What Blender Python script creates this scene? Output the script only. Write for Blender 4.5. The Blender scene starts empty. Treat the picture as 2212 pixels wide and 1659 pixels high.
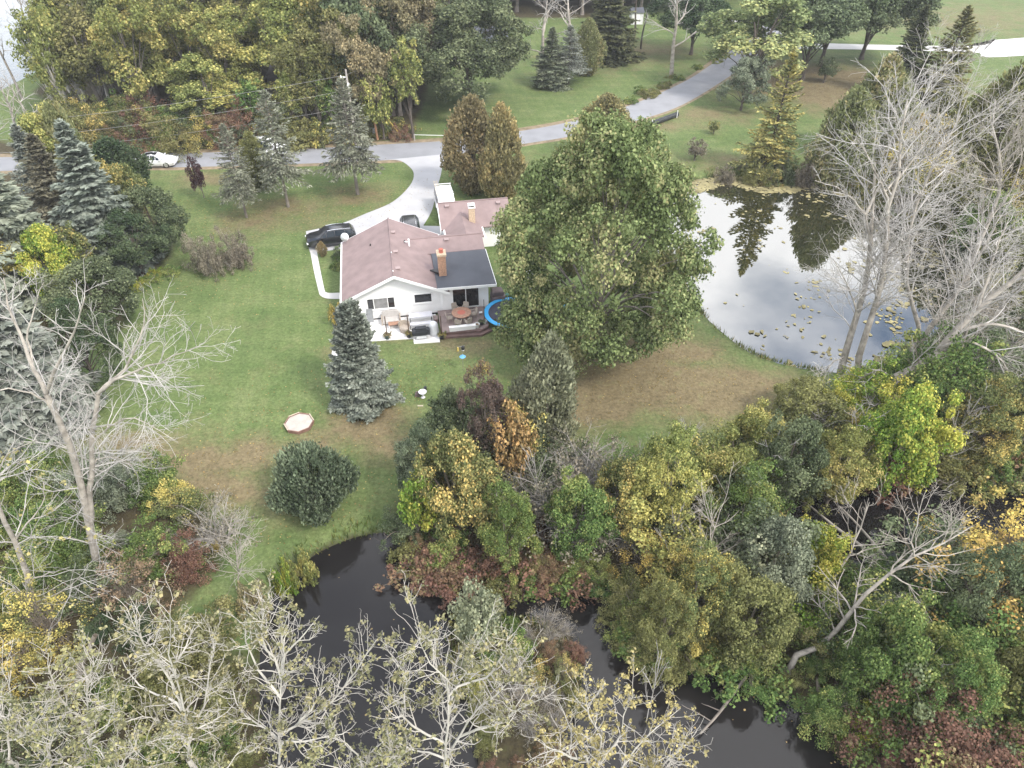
import bpy, math, random
import numpy as np

# ------------------------------------------------------------------ camera, sky, sun, exposure
scene = bpy.context.scene
COL = scene.collection
PITCH = math.radians(40.0)          # camera looks down by this much
CAM_H = 34.0                        # drone height above the lawn
cam_data = bpy.data.cameras.new('camera')
cam_data.sensor_width = 36.0
cam_data.lens = 25.0
cam_data.clip_start = 0.5
cam_data.clip_end = 6000.0
cam = bpy.data.objects.new('camera', cam_data)
COL.objects.link(cam)
cam.location = (0, 0, CAM_H)
cam.rotation_euler = (math.radians(90) - PITCH, 0, 0)
scene.camera = cam

SUN_ELEV, SUN_AZ = math.radians(48), math.radians(128)   # azimuth measured clockwise from +Y
world = bpy.data.worlds.new('World')
scene.world = world
world.use_nodes = True
wn, wl = world.node_tree.nodes, world.node_tree.links
wn.clear()
w_out = wn.new('ShaderNodeOutputWorld')
w_bg = wn.new('ShaderNodeBackground')
w_bg.inputs['Strength'].default_value = 0.15
w_sky = wn.new('ShaderNodeTexSky')
w_sky.sky_type = 'NISHITA'
w_sky.sun_disc = False
w_sky.sun_elevation = SUN_ELEV
w_sky.sun_rotation = SUN_AZ
w_sky.dust_density = 1.5
w_co = wn.new('ShaderNodeTexCoord')
w_sep = wn.new('ShaderNodeSeparateXYZ')
wl.new(w_co.outputs['Generated'], w_sep.inputs[0])
w_z = wn.new('ShaderNodeMath'); w_z.operation = 'ADD'; w_z.inputs[1].default_value = 0.12
w_zm = wn.new('ShaderNodeMath'); w_zm.operation = 'MAXIMUM'; w_zm.inputs[1].default_value = 0.0
wl.new(w_sep.outputs['Z'], w_zm.inputs[0]); wl.new(w_zm.outputs[0], w_z.inputs[0])
w_dx = wn.new('ShaderNodeMath'); w_dx.operation = 'DIVIDE'
w_dy = wn.new('ShaderNodeMath'); w_dy.operation = 'DIVIDE'
wl.new(w_sep.outputs['X'], w_dx.inputs[0]); wl.new(w_z.outputs[0], w_dx.inputs[1])
wl.new(w_sep.outputs['Y'], w_dy.inputs[0]); wl.new(w_z.outputs[0], w_dy.inputs[1])
w_cmb = wn.new('ShaderNodeCombineXYZ')
wl.new(w_dx.outputs[0], w_cmb.inputs[0]); wl.new(w_dy.outputs[0], w_cmb.inputs[1])
w_cmb.inputs[2].default_value = 8.3
w_noise = wn.new('ShaderNodeTexNoise')
w_noise.inputs['Scale'].default_value = 1.15
w_noise.inputs['Detail'].default_value = 6.0
w_noise.inputs['Roughness'].default_value = 0.55
wl.new(w_cmb.outputs[0], w_noise.inputs['Vector'])
w_ramp = wn.new('ShaderNodeValToRGB')
w_ramp.color_ramp.elements[0].position = 0.40
w_ramp.color_ramp.elements[0].color = (0, 0, 0, 1)
w_ramp.color_ramp.elements[1].position = 0.58
w_ramp.color_ramp.elements[1].color = (1, 1, 1, 1)
wl.new(w_noise.outputs['Fac'], w_ramp.inputs[0])
w_mix = wn.new('ShaderNodeMix'); w_mix.data_type = 'RGBA'
wl.new(w_ramp.outputs['Color'], w_mix.inputs[0])
wl.new(w_sky.outputs[0], w_mix.inputs[6])
w_mix.inputs[7].default_value = (11.0, 11.0, 11.2, 1)     # bright broken cloud
wl.new(w_mix.outputs[2], w_bg.inputs['Color'])
wl.new(w_bg.outputs[0], w_out.inputs[0])

sun_data = bpy.data.lights.new('sun', 'SUN')
sun_data.energy = 2.0
sun_data.angle = math.radians(12)                         # veiled by thin cloud
sun_data.color = (1.0, 0.95, 0.87)
sun = bpy.data.objects.new('sun', sun_data)
COL.objects.link(sun)
sun.location = (60, -40, 90)
sun.rotation_euler = (math.radians(90) - SUN_ELEV, 0, math.pi - SUN_AZ)

scene.view_settings.view_transform = 'Standard'
scene.view_settings.look = 'None'
scene.view_settings.exposure = 0.97
scene.view_settings.gamma = 1.0
scene.view_settings.use_curve_mapping = False
scene.render.engine = 'CYCLES'
scene.cycles.max_bounces = 6
scene.cycles.diffuse_bounces = 3
scene.cycles.glossy_bounces = 3
scene.cycles.transmission_bounces = 3
scene.cycles.use_denoising = True

# ------------------------------------------------------------------ surveying: photo pixel (2212 wide) -> place on the ground
FPX = 1536.0
CT, ST = math.cos(PITCH), math.sin(PITCH)
def G(u, v, z=0.0):
    x = (u - 1106) / FPX; y = (829.5 - v) / FPX
    t = (CAM_H - z) / (ST - y * CT)
    return (t * x, t * (CT + y * ST))
def W(u, v, Y):                       # point at depth Y
    x = (u - 1106) / FPX; y = (829.5 - v) / FPX
    t = Y / (CT + y * ST)
    return (t * x, Y, CAM_H + t * (-ST + y * CT))
def px_per_m(X, Y, Z):
    return FPX / (Y * CT + (CAM_H - Z) * ST)

# ------------------------------------------------------------------ materials
MATS = {}
def newmat(name):
    m = bpy.data.materials.new(name); m.use_nodes = True
    m.node_tree.nodes.clear()
    MATS[name] = m
    return m, m.node_tree.nodes, m.node_tree.links
def hexlin(r, g, b):
    f = lambda c: ((c/255)/12.92 if c/255 <= 0.04045 else (((c/255)+0.055)/1.055)**2.4)
    return (f(r), f(g), f(b))
def simple(name, col, rough=0.6, var=0.12, scale=3.0, metal=0.0, bump=0.0, spec=0.4, detail=4):
    m, n, l = newmat(name)
    out = n.new('ShaderNodeOutputMaterial'); p = n.new('ShaderNodeBsdfPrincipled')
    p.inputs['Roughness'].default_value = rough; p.inputs['Metallic'].default_value = metal
    p.inputs['Specular IOR Level'].default_value = spec
    tc = n.new('ShaderNodeTexCoord'); no = n.new('ShaderNodeTexNoise')
    no.inputs['Scale'].default_value = scale; no.inputs['Detail'].default_value = detail
    l.new(tc.outputs['Object'], no.inputs['Vector'])
    r = n.new('ShaderNodeValToRGB')
    r.color_ramp.elements[0].position = 0.3; r.color_ramp.elements[1].position = 0.7
    r.color_ramp.elements[0].color = (*[c*(1-var) for c in col], 1)
    r.color_ramp.elements[1].color = (*[min(1, c*(1+var)) for c in col], 1)
    l.new(no.outputs['Fac'], r.inputs[0]); l.new(r.outputs[0], p.inputs['Base Color'])
    if bump:
        b = n.new('ShaderNodeBump'); b.inputs['Strength'].default_value = bump; b.inputs['Distance'].default_value = 0.02
        n2 = n.new('ShaderNodeTexNoise'); n2.inputs['Scale'].default_value = scale*8; n2.inputs['Detail'].default_value = 3
        l.new(tc.outputs['Object'], n2.inputs['Vector']); l.new(n2.outputs['Fac'], b.inputs['Height']); l.new(b.outputs[0], p.inputs['Normal'])
    l.new(p.outputs[0], out.inputs[0])
    return m
def leafmat(name, c1, c2, c3=None, trans=0.28, var=0.35, pos=(0.25, 0.75), zramp=None):
    """leaf colours: c1..c2(..c3) by clump, small differences leaf by leaf"""
    m, n, l = newmat(name)
    out = n.new('ShaderNodeOutputMaterial')
    a = n.new('ShaderNodeAttribute'); a.attribute_name = 'cl'
    b = n.new('ShaderNodeAttribute'); b.attribute_name = 'rn'
    oi = n.new('ShaderNodeObjectInfo')
    r = n.new('ShaderNodeValToRGB')
    e = r.color_ramp.elements
    e[0].position = pos[0]; e[0].color = (*c1, 1); e[1].position = pos[1]; e[1].color = (*c2, 1)
    if c3:
        x = e.new(0.93); x.color = (*c3, 1)
    if zramp:                         # a vine-topped crown: other leaves near the top
        tc = n.new('ShaderNodeTexCoord'); sp = n.new('ShaderNodeSeparateXYZ'); l.new(tc.outputs['Generated'], sp.inputs[0])
        ad = n.new('ShaderNodeMath'); ad.operation = 'MULTIPLY_ADD'; ad.inputs[1].default_value = 0.3
        l.new(a.outputs['Fac'], ad.inputs[0]); l.new(sp.outputs['Z'], ad.inputs[2])
        ml = n.new('ShaderNodeMath'); ml.operation = 'MULTIPLY'; ml.inputs[1].default_value = 0.78
        l.new(ad.outputs[0], ml.inputs[0]); l.new(ml.outputs[0], r.inputs[0])
    else:
        ad = n.new('ShaderNodeMath'); ad.operation = 'MULTIPLY_ADD'; ad.inputs[1].default_value = 0.25; 
        sb = n.new('ShaderNodeMath'); sb.operation = 'SUBTRACT'; sb.inputs[1].default_value = 0.125
        l.new(oi.outputs['Random'], ad.inputs[0]); l.new(ad.outputs[0], sb.inputs[0])
        rl = n.new('ShaderNodeMath'); rl.operation = 'MULTIPLY_ADD'; rl.inputs[1].default_value = 0.45; l.new(b.outputs['Fac'], rl.inputs[0])
        rs = n.new('ShaderNodeMath'); rs.operation = 'SUBTRACT'; rs.inputs[1].default_value = 0.225; l.new(a.outputs['Fac'], rs.inputs[0]); l.new(rs.outputs[0], rl.inputs[2])
        l.new(rl.outputs[0], ad.inputs[2])
        l.new(sb.outputs[0], r.inputs[0])
    h = n.new('ShaderNodeHueSaturation')
    mv = n.new('ShaderNodeMapRange'); mv.inputs[3].default_value = 1 - var; mv.inputs[4].default_value = 1 + var
    l.new(b.outputs['Fac'], mv.inputs[0]); l.new(mv.outputs[0], h.inputs['Value'])
    mh = n.new('ShaderNodeMapRange'); mh.inputs[3].default_value = 0.485; mh.inputs[4].default_value = 0.515
    l.new(oi.outputs['Random'], mh.inputs[0]); l.new(mh.outputs[0], h.inputs['Hue'])
    l.new(r.outputs[0], h.inputs['Color'])
    d = n.new('ShaderNodeBsdfDiffuse'); t = n.new('ShaderNodeBsdfTranslucent'); mx = n.new('ShaderNodeMixShader')
    mx.inputs[0].default_value = trans
    l.new(h.outputs[0], d.inputs[0]); l.new(h.outputs[0], t.inputs[0])
    l.new(d.outputs[0], mx.inputs[1]); l.new(t.outputs[0], mx.inputs[2]); l.new(mx.outputs[0], out.inputs[0])
    return m

# ------------------------------------------------------------------ mesh and object helpers
def npmesh(name, verts, faces, attrs=None, smooth=False):
    me = bpy.data.meshes.new(name)
    verts = np.asarray(verts, dtype=np.float32); faces = np.asarray(faces, dtype=np.int32)
    nv, (nf, k) = len(verts), faces.shape
    me.vertices.add(nv); me.vertices.foreach_set('co', verts.ravel())
    me.loops.add(nf*k); me.loops.foreach_set('vertex_index', faces.ravel())
    me.polygons.add(nf)
    me.polygons.foreach_set('loop_start', np.arange(0, nf*k, k, dtype=np.int32))
    me.polygons.foreach_set('loop_total', np.full(nf, k, dtype=np.int32))
    if smooth: me.polygons.foreach_set('use_smooth', np.ones(nf, dtype=bool))
    for an, (dom, arr) in (attrs or {}).items():
        at = me.attributes.new(an, 'FLOAT', dom); at.data.foreach_set('value', np.asarray(arr, dtype=np.float32))
    me.update(); me.validate()
    return me
def obj(name, me, mat=None, parent=None, loc=None, rotz=0.0):
    o = bpy.data.objects.new(name, me); COL.objects.link(o)
    if mat is not None:
        if len(me.materials) == 0: me.materials.append(None)
        o.material_slots[0].link = 'OBJECT'
        o.material_slots[0].material = MATS[mat] if isinstance(mat, str) else mat
    if parent is not None: o.parent = parent
    if loc is not None: o.location = loc
    if rotz: o.rotation_euler = (0, 0, rotz)
    return o
def tag(o, label=None, cat=None, group=None, kind=None):
    if label: o['label'] = label
    if cat: o['category'] = cat
    if group: o['group'] = group
    if kind: o['kind'] = kind
    return o
def thing(name, label, cat, loc=(0, 0, 0), rotz=0.0, group=None):
    o = bpy.data.objects.new(name, None); COL.objects.link(o)
    o.empty_display_size = 0.3
    o.location = loc; o.rotation_euler = (0, 0, rotz)
    return tag(o, label, cat, group)
class MB:
    """collects simple shapes into one mesh"""
    def __init__(s): s.v = []; s.f = []
    def add(s, v, f):
        k = len(s.v); s.v += [tuple(p) for p in v]; s.f += [tuple(i + k for i in q) for q in f]; return s
    def box(s, x0, x1, y0, y1, z0, z1):
        return s.add([(x0,y0,z0),(x1,y0,z0),(x1,y1,z0),(x0,y1,z0),(x0,y0,z1),(x1,y0,z1),(x1,y1,z1),(x0,y1,z1)],
                     [(0,3,2,1),(4,5,6,7),(0,1,5,4),(1,2,6,5),(2,3,7,6),(3,0,4,7)])
    def prism(s, poly, dz):                     # poly: 3-D points, moved by dz vector
        n = len(poly); dz = dz if hasattr(dz, '__len__') else (0, 0, dz)
        v = list(poly) + [(p[0]+dz[0], p[1]+dz[1], p[2]+dz[2]) for p in poly]
        f = [tuple(range(n-1, -1, -1)), tuple(range(n, 2*n))] + [(i, (i+1) % n, n+(i+1) % n, n+i) for i in range(n)]
        return s.add(v, f)
    def tube(s, pts, rad, sides=8, cap=True):
        pts = [np.array(p, float) for p in pts]
        rad = rad if hasattr(rad, '__len__') else [rad]*len(pts)
        v = []; f = []
        for i, p in enumerate(pts):
            t = pts[min(i+1, len(pts)-1)] - pts[max(i-1, 0)]; t = t/(np.linalg.norm(t)+1e-9)
            a = np.array((0, 0, 1.)) if abs(t[2]) < 0.9 else np.array((1., 0, 0))
            x = np.cross(t, a); x /= np.linalg.norm(x); y = np.cross(t, x)
            for k in range(sides):
                an = 2*math.pi*k/sides
                v.append(tuple(p + rad[i]*(math.cos(an)*x + math.sin(an)*y)))
        for i in range(len(pts)-1):
            for k in range(sides):
                a, b = i*sides+k, i*sides+(k+1) % sides
                f.append((a, b, b+sides, a+sides))
        if cap:
            f.append(tuple(range(sides-1, -1, -1))); f.append(tuple((len(pts)-1)*sides+k for k in range(sides)))
        return s.add(v, f)
    def lathe(s, prof, c=(0, 0, 0), sides=20, ang=0.0, cap=True):  # prof: (r,z)
        v = []; f = []
        for r, z in prof:
            for k in range(sides):
                an = 2*math.pi*k/sides + ang
                v.append((c[0]+r*math.cos(an), c[1]+r*math.sin(an), c[2]+z))
        for i in range(len(prof)-1):
            for k in range(sides):
                a, b = i*sides+k, i*sides+(k+1) % sides
                f.append((a, b, b+sides, a+sides))
        if cap:
            f.append(tuple(range(sides-1, -1, -1))); f.append(tuple((len(prof)-1)*sides+k for k in range(sides)))
        return s.add(v, f)
    def build(s, name, mat, parent=None, smooth=False, bevel=0.0, loc=None, rotz=0.0):
        me = bpy.data.meshes.new(name); me.from_pydata(s.v, [], s.f)
        if smooth: me.polygons.foreach_set('use_smooth', [True]*len(me.polygons))
        me.update()
        o = obj(name, me, mat, parent, loc, rotz)
        if bevel:
            b = o.modifiers.new('bevel', 'BEVEL'); b.width = bevel; b.segments = 2; b.limit_method = 'ANGLE'
        return o
def catmull(pts, n=8):
    P = [np.array(p, float) for p in pts]; out = []
    for i in range(len(P)-1):
        p0, p1, p2, p3 = P[max(i-1, 0)], P[i], P[i+1], P[min(i+2, len(P)-1)]
        for k in range(n):
            t = k/n
            out.append(0.5*((2*p1)+(-p0+p2)*t+(2*p0-5*p1+4*p2-p3)*t*t+(-p0+3*p1-3*p2+p3)*t**3))
    out.append(P[-1]); return out
def sdf(px, py, poly):                          # >0 inside
    poly = np.asarray(poly, float); n = len(poly)
    if px.size < 400:                           # few points: all edges at once
        x, y = px.reshape(-1, 1), py.reshape(-1, 1)
        A = poly; B = np.roll(poly, -1, 0); E_ = B-A
        t = np.clip(((x-A[:, 0])*E_[:, 0]+(y-A[:, 1])*E_[:, 1])/(np.sum(E_*E_, 1)+1e-12), 0, 1)
        d = np.hypot(x-A[:, 0]-t*E_[:, 0], y-A[:, 1]-t*E_[:, 1]).min(1)
        c = (A[:, 1] > y) != (B[:, 1] > y)
        den = np.where(np.abs(E_[:, 1]) < 1e-12, 1e-12, E_[:, 1])
        ins = (np.sum(c & (x < E_[:, 0]*(y-A[:, 1])/den+A[:, 0]), 1) % 2) == 1
        return np.where(ins, d, -d).reshape(px.shape)
    d = np.full(px.shape, 1e9); ins = np.zeros(px.shape, bool)
    for i in range(n):
        ax, ay = poly[i]; bx, by = poly[(i+1) % n]
        ex, ey = bx-ax, by-ay
        t = np.clip(((px-ax)*ex+(py-ay)*ey)/(ex*ex+ey*ey+1e-12), 0, 1)
        d = np.minimum(d, np.hypot(px-ax-t*ex, py-ay-t*ey))
        c = (ay > py) != (by > py)
        with np.errstate(divide='ignore', invalid='ignore'):
            ins ^= c & (px < (bx-ax)*(py-ay)/(by-ay+1e-12)+ax)
    return np.where(ins, d, -d)
def GP(pts, z=0.0): return [G(u, v, z) for u, v in pts]

# ------------------------------------------------------------------ the land: lawn, banks, pond, stream, lake
WATER_Z = -0.55
POND = [tuple(p) for p in catmull(GP([(1395,470),(1420,425),(1510,388),(1600,381),(1700,383),(1790,397),(1860,425),(1930,470),(2020,520),(2085,590),(2080,660),(2010,735),(1930,780),(1850,806),(1760,800),(1690,788),(1620,762),(1560,718),(1520,680),(1490,640),(1440,590),(1395,470)], WATER_Z), 5)[:-1]]
STREAM = [tuple(p) for p in catmull(GP([(572,1312),(605,1268),(660,1212),(745,1168),(838,1150),(866,1185),(920,1215),(1010,1232),(1120,1240),(1230,1246),(1310,1256),(1372,1285),(1385,1340),(1372,1372),(1420,1412),(1520,1445),(1630,1440),(1700,1492),(1785,1610),(1880,1740),(1700,1990),(1300,1990),(900,1990),(600,1990),(600,1760),(580,1640),(565,1560),(560,1480),(562,1400),(572,1312)], WATER_Z), 5)[:-1]]
CHANNEL = [tuple(p) for p in catmull(GP([(1690,1120),(1730,1082),(1800,1062),(1890,1030),(2000,1022),(2260,1028),(2420,1050),(2400,1245),(2212,1215),(2080,1225),(1930,1250),(1830,1245),(1750,1210),(1690,1160),(1690,1120)], WATER_Z), 5)[:-1]]
ISLAND = [tuple(p) for p in catmull(GP([(965,1375),(1020,1345),(1110,1338),(1205,1355),(1245,1400),(1252,1470),(1240,1535),(1215,1600),(1190,1700),(1100,1780),(1040,1700),(1030,1600),(1010,1500),(985,1430),(965,1375)], WATER_Z), 5)[:-1]]
LAKE = [(-86, 92), (-76, 104), (-75, 118), (-82, 138), (-89, 150), (-92, 175), (-110, 260), (-100, 420), (-700, 900), (-700, 60), (-120, 70)]
def water_depth(px, py):
    px, py = np.asarray(px, float), np.asarray(py, float)
    s = np.minimum(sdf(px, py, STREAM), -sdf(px, py, ISLAND))
    return np.maximum(np.maximum(sdf(px, py, POND), np.maximum(s, sdf(px, py, CHANNEL))), sdf(px, py, LAKE))
def terrain(px, py, wd=None):
    px, py = np.asarray(px, float), np.asarray(py, float)
    wd = water_depth(px, py) if wd is None else wd
    t = np.clip((wd + 0.9) / 1.8, 0, 1)              # a bank 1.8 m wide
    t = t*t*(3-2*t)
    return -1.1*t
def tz(x, y): return float(terrain(np.array([x]), np.array([y]))[0])

def axis(lo, hi, step, far):
    core = np.arange(lo, hi+step*0.5, step)
    out = []; s = step; a = hi
    while a < far: s *= 1.35; a += s; out.append(a)
    inn = []; s = step; a = lo
    while a > -far: s *= 1.35; a -= s; inn.append(a)
    return np.concatenate([inn[::-1], core, out])
gx = axis(-75, 75, 0.6, 2500); 
gy = np.concatenate([axis(-5, 75, 0.6, 6)[:], np.arange(76, 175, 1.2), 175+np.cumsum(1.2*1.3**np.arange(1, 26))])
gy = np.unique(np.concatenate([[-2000, -600, -200, -80, -30], gy]))
GX, GY = np.meshgrid(gx, gy)
WD = water_depth(GX, GY)
GZ = terrain(GX, GY, WD)
nyg, nxg = GX.shape
idx = np.arange(nyg*nxg).reshape(nyg, nxg)
gfaces = np.stack([idx[:-1, :-1], idx[:-1, 1:], idx[1:, 1:], idx[1:, :-1]], -1).reshape(-1, 4)
def blobs(lst):
    a = np.zeros(GX.shape)
    for u, v, rx, ry, w in lst:
        x, y = G(u, v)
        a = np.maximum(a, w*np.exp(-(((GX-x)/rx)**2+((GY-y)/ry)**2)))
    return a
dry = blobs([(420,990,7,2.0,.75),(560,985,6,1.8,.7),(300,960,5,2,.55),(690,950,3,2,.6),(790,915,2.6,2.2,1.0),(850,960,2.5,2,.7),(480,1060,5,2,.75),(330,1010,4,2,.6),(620,1060,3,2,.5),
             (1330,770,4.2,2.6,1.15),(1420,830,7,3.0,1.1),(1540,850,5,3.0,1.1),(1300,860,4,3,1.05),(1490,760,4,2,.8),(1620,830,3.5,2,.9),(1250,900,3,2,.8),
             (620,450,5,3,.6),(540,480,4,3,.6),(780,425,5,2.5,.6),(440,385,4,2,.7),(640,470,8,4,.35),(1000,740,5,2,.45),(880,720,3,1.3,.5),(760,700,2,3,.5),(740,760,2,1.5,.6),
             (1400,270,9,2,.6),(1530,250,7,4,.55),(1300,130,14,8,.35),(1400,110,9,6,.55),(1800,180,16,8,1.25),(1850,215,9,6,1.2),(1720,160,9,6,1.2),(1560,350,8,3,.5),(1180,350,8,2,.3),(2060,40,30,14,.45)])
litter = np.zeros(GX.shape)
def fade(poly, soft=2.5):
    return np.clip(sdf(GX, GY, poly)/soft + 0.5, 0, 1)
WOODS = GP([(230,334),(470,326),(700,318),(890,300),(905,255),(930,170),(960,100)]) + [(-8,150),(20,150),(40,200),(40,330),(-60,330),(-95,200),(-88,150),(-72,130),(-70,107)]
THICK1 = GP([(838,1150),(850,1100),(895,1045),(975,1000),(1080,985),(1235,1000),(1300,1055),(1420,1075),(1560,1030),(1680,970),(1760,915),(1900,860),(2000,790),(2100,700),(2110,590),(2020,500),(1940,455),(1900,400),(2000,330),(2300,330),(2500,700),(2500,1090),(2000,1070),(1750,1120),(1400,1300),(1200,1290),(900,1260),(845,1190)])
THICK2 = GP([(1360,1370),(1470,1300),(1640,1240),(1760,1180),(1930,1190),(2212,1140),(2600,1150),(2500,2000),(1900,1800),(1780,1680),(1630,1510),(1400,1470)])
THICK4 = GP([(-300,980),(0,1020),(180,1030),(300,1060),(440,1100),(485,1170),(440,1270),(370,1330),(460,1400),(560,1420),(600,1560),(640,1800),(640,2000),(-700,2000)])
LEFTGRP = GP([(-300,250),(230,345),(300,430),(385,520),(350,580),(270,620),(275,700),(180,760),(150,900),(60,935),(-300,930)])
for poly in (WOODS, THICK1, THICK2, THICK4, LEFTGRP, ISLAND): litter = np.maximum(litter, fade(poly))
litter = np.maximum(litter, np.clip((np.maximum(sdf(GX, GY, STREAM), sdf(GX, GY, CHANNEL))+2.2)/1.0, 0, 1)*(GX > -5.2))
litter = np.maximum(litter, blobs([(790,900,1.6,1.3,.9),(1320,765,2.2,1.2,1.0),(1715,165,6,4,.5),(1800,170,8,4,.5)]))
mud = np.clip((WD+0.45)/0.5, 0, 1)*(WD < 30)
ground_me = npmesh('ground', np.stack([GX, GY, GZ], -1).reshape(-1, 3), gfaces,
                   {'dry': ('POINT', dry.ravel()), 'litter': ('POINT', litter.ravel()), 'mud': ('POINT', mud.ravel())}, smooth=True)
def ground_material():
    m, n, l = newmat('lawn')
    out = n.new('ShaderNodeOutputMaterial'); p = n.new('ShaderNodeBsdfPrincipled')
    p.inputs['Roughness'].default_value = 0.9; p.inputs['Specular IOR Level'].default_value = 0.15
    g = n.new('ShaderNodeNewGeometry')
    def noise(scale, detail=5, rough=0.6, vec=None):
        x = n.new('ShaderNodeTexNoise'); x.inputs['Scale'].default_value = scale; x.inputs['Detail'].default_value = detail
        x.inputs['Roughness'].default_value = rough
        l.new(vec or g.outputs['Position'], x.inputs['Vector']); return x.outputs['Fac']
    def ramp(f, *st):
        r = n.new('ShaderNodeValToRGB'); e = r.color_ramp.elements
        while len(e) < len(st): e.new(0.5)
        for k, (ps, c) in enumerate(st): e[k].position = ps; e[k].color = (*c, 1) if len(c) == 3 else c
        l.new(f, r.inputs[0]); return r.outputs[0]
    def mix(f, a, b, mode='MIX'):
        x = n.new('ShaderNodeMix'); x.data_type = 'RGBA'; x.blend_type = mode
        if isinstance(f, float): x.inputs[0].default_value = f
        else: l.new(f, x.inputs[0])
        l.new(a, x.inputs[6]); l.new(b, x.inputs[7]); return x.outputs[2]
    def math_(op, a, b):
        x = n.new('ShaderNodeMath'); x.operation = op; x.use_clamp = op == 'MULTIPLY'
        for k, q in enumerate((a, b)):
            if isinstance(q, (int, float)): x.inputs[k].default_value = q
            else: l.new(q, x.inputs[k])
        return x.outputs[0]
    mp = n.new('ShaderNodeMapping'); mp.inputs['Scale'].default_value = (0.35, 1.6, 1); mp.inputs['Rotation'].default_value = (0, 0, math.radians(14))
    l.new(g.outputs['Position'], mp.inputs[0])
    green = ramp(noise(0.22, 9, 0.74), (0.36, (0.062, 0.104, 0.032)), (0.5, (0.102, 0.144, 0.050)), (0.64, (0.158, 0.184, 0.080)))
    green = mix(0.45, green, ramp(noise(0.55, 6, 0.7, mp.outputs[0]), (0.3, (0.066, 0.106, 0.034)), (0.7, (0.158, 0.184, 0.080))))
    fine = ramp(noise(4.0, 6, 0.85), (0.30, (0.42, 0.42, 0.40)), (0.70, (1.55, 1.55, 1.50)))
    wv = n.new('ShaderNodeTexWave'); wv.inputs['Scale'].default_value = 0.28; wv.inputs['Distortion'].default_value = 1.6; wv.inputs['Detail'].default_value = 2
    mp2 = n.new('ShaderNodeMapping'); mp2.inputs['Rotation'].default_value = (0, 0, math.radians(-12)); l.new(g.outputs['Position'], mp2.inputs[0]); l.new(mp2.outputs[0], wv.inputs['Vector'])
    green = mix(1.0, green, ramp(wv.outputs['Fac'], (0.2, (0.965, 0.97, 0.965)), (0.8, (1.035, 1.03, 1.025))), 'MULTIPLY')   # mowing tracks
    green = mix(1.0, green, fine, 'MULTIPLY')
    brown = ramp(noise(0.9, 7, 0.7), (0.3, (0.120, 0.098, 0.055)), (0.55, (0.180, 0.145, 0.085)), (0.75, (0.155, 0.158, 0.075)))
    brown = mix(1.0, brown, fine, 'MULTIPLY')
    ad = n.new('ShaderNodeAttribute'); ad.attribute_name = 'dry'
    al = n.new('ShaderNodeAttribute'); al.attribute_name = 'litter'
    am = n.new('ShaderNodeAttribute'); am.attribute_name = 'mud'
    dn = math_('ADD', math_('MULTIPLY', ad.outputs['Fac'], 0.85), math_('SUBTRACT', math_('MULTIPLY', noise(0.30, 9, 0.78), 1.7), 0.80))
    c = mix(ramp(dn, (0.12, (0, 0, 0)), (0.62, (1, 1, 1))), green, brown)
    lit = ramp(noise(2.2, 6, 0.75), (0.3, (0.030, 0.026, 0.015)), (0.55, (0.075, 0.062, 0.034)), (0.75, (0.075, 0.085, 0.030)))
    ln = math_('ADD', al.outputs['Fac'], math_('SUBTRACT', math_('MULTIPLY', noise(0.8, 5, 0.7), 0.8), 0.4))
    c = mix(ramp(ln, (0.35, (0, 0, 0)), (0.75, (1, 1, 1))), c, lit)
    mudc = ramp(noise(3.0, 4), (0.3, (0.022, 0.018, 0.012)), (0.7, (0.05, 0.04, 0.026)))
    c = mix(ramp(am.outputs['Fac'], (0.3, (0, 0, 0)), (0.9, (1, 1, 1))), c, mudc)
    # scattered fallen leaves
    vo = n.new('ShaderNodeTexVoronoi'); vo.inputs['Scale'].default_value = 1.1; l.new(g.outputs['Position'], vo.inputs['Vector'])
    c = mix(ramp(vo.outputs['Distance'], (0.02, (1, 1, 1)), (0.05, (0, 0, 0))), c, ramp(vo.outputs['Color'], (0.4, (0.12, 0.13, 0.05)), (0.8, (0.36, 0.28, 0.11))))
    l.new(c, p.inputs['Base Color'])
    b = n.new('ShaderNodeBump'); b.inputs['Strength'].default_value = 0.7; b.inputs['Distance'].default_value = 0.06
    l.new(noise(7.0, 5, 0.8), b.inputs['Height']); l.new(b.outputs[0], p.inputs['Normal'])
    l.new(p.outputs[0], out.inputs[0])
ground_material()
tag(obj('ground', ground_me, 'lawn'), kind='structure')

def water_material(name, deep, ior, rough, ripple):
    m, n, l = newmat(name)
    out = n.new('ShaderNodeOutputMaterial')
    d = n.new('ShaderNodeBsdfDiffuse'); gl = n.new('ShaderNodeBsdfGlossy'); fr = n.new('ShaderNodeFresnel'); mx = n.new('ShaderNodeMixShader')
    d.inputs[0].default_value = (*deep, 1); gl.inputs['Roughness'].default_value = rough; fr.inputs[0].default_value = ior
    g = n.new('ShaderNodeNewGeometry'); no = n.new('ShaderNodeTexNoise'); no.inputs['Scale'].default_value = 1.2; no.inputs['Detail'].default_value = 3
    b = n.new('ShaderNodeBump'); b.inputs['Strength'].default_value = ripple; b.inputs['Distance'].default_value = 0.05
    l.new(g.outputs['Position'], no.inputs['Vector']); l.new(no.outputs['Fac'], b.inputs['Height'])
    l.new(b.outputs[0], gl.inputs['Normal']); l.new(b.outputs[0], fr.inputs['Normal'])
    l.new(fr.outputs[0], mx.inputs[0]); l.new(d.outputs[0], mx.inputs[1]); l.new(gl.outputs[0], mx.inputs[2]); l.new(mx.outputs[0], out.inputs[0])
water_material('pond_water', (0.020, 0.021, 0.010), 3.8, 0.015, 0.02)
water_material('stream_water', (0.011, 0.010, 0.010), 1.42, 0.03, 0.05)
water_material('lake_water', (0.10, 0.12, 0.13), 1.6, 0.12, 0.4)
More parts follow.
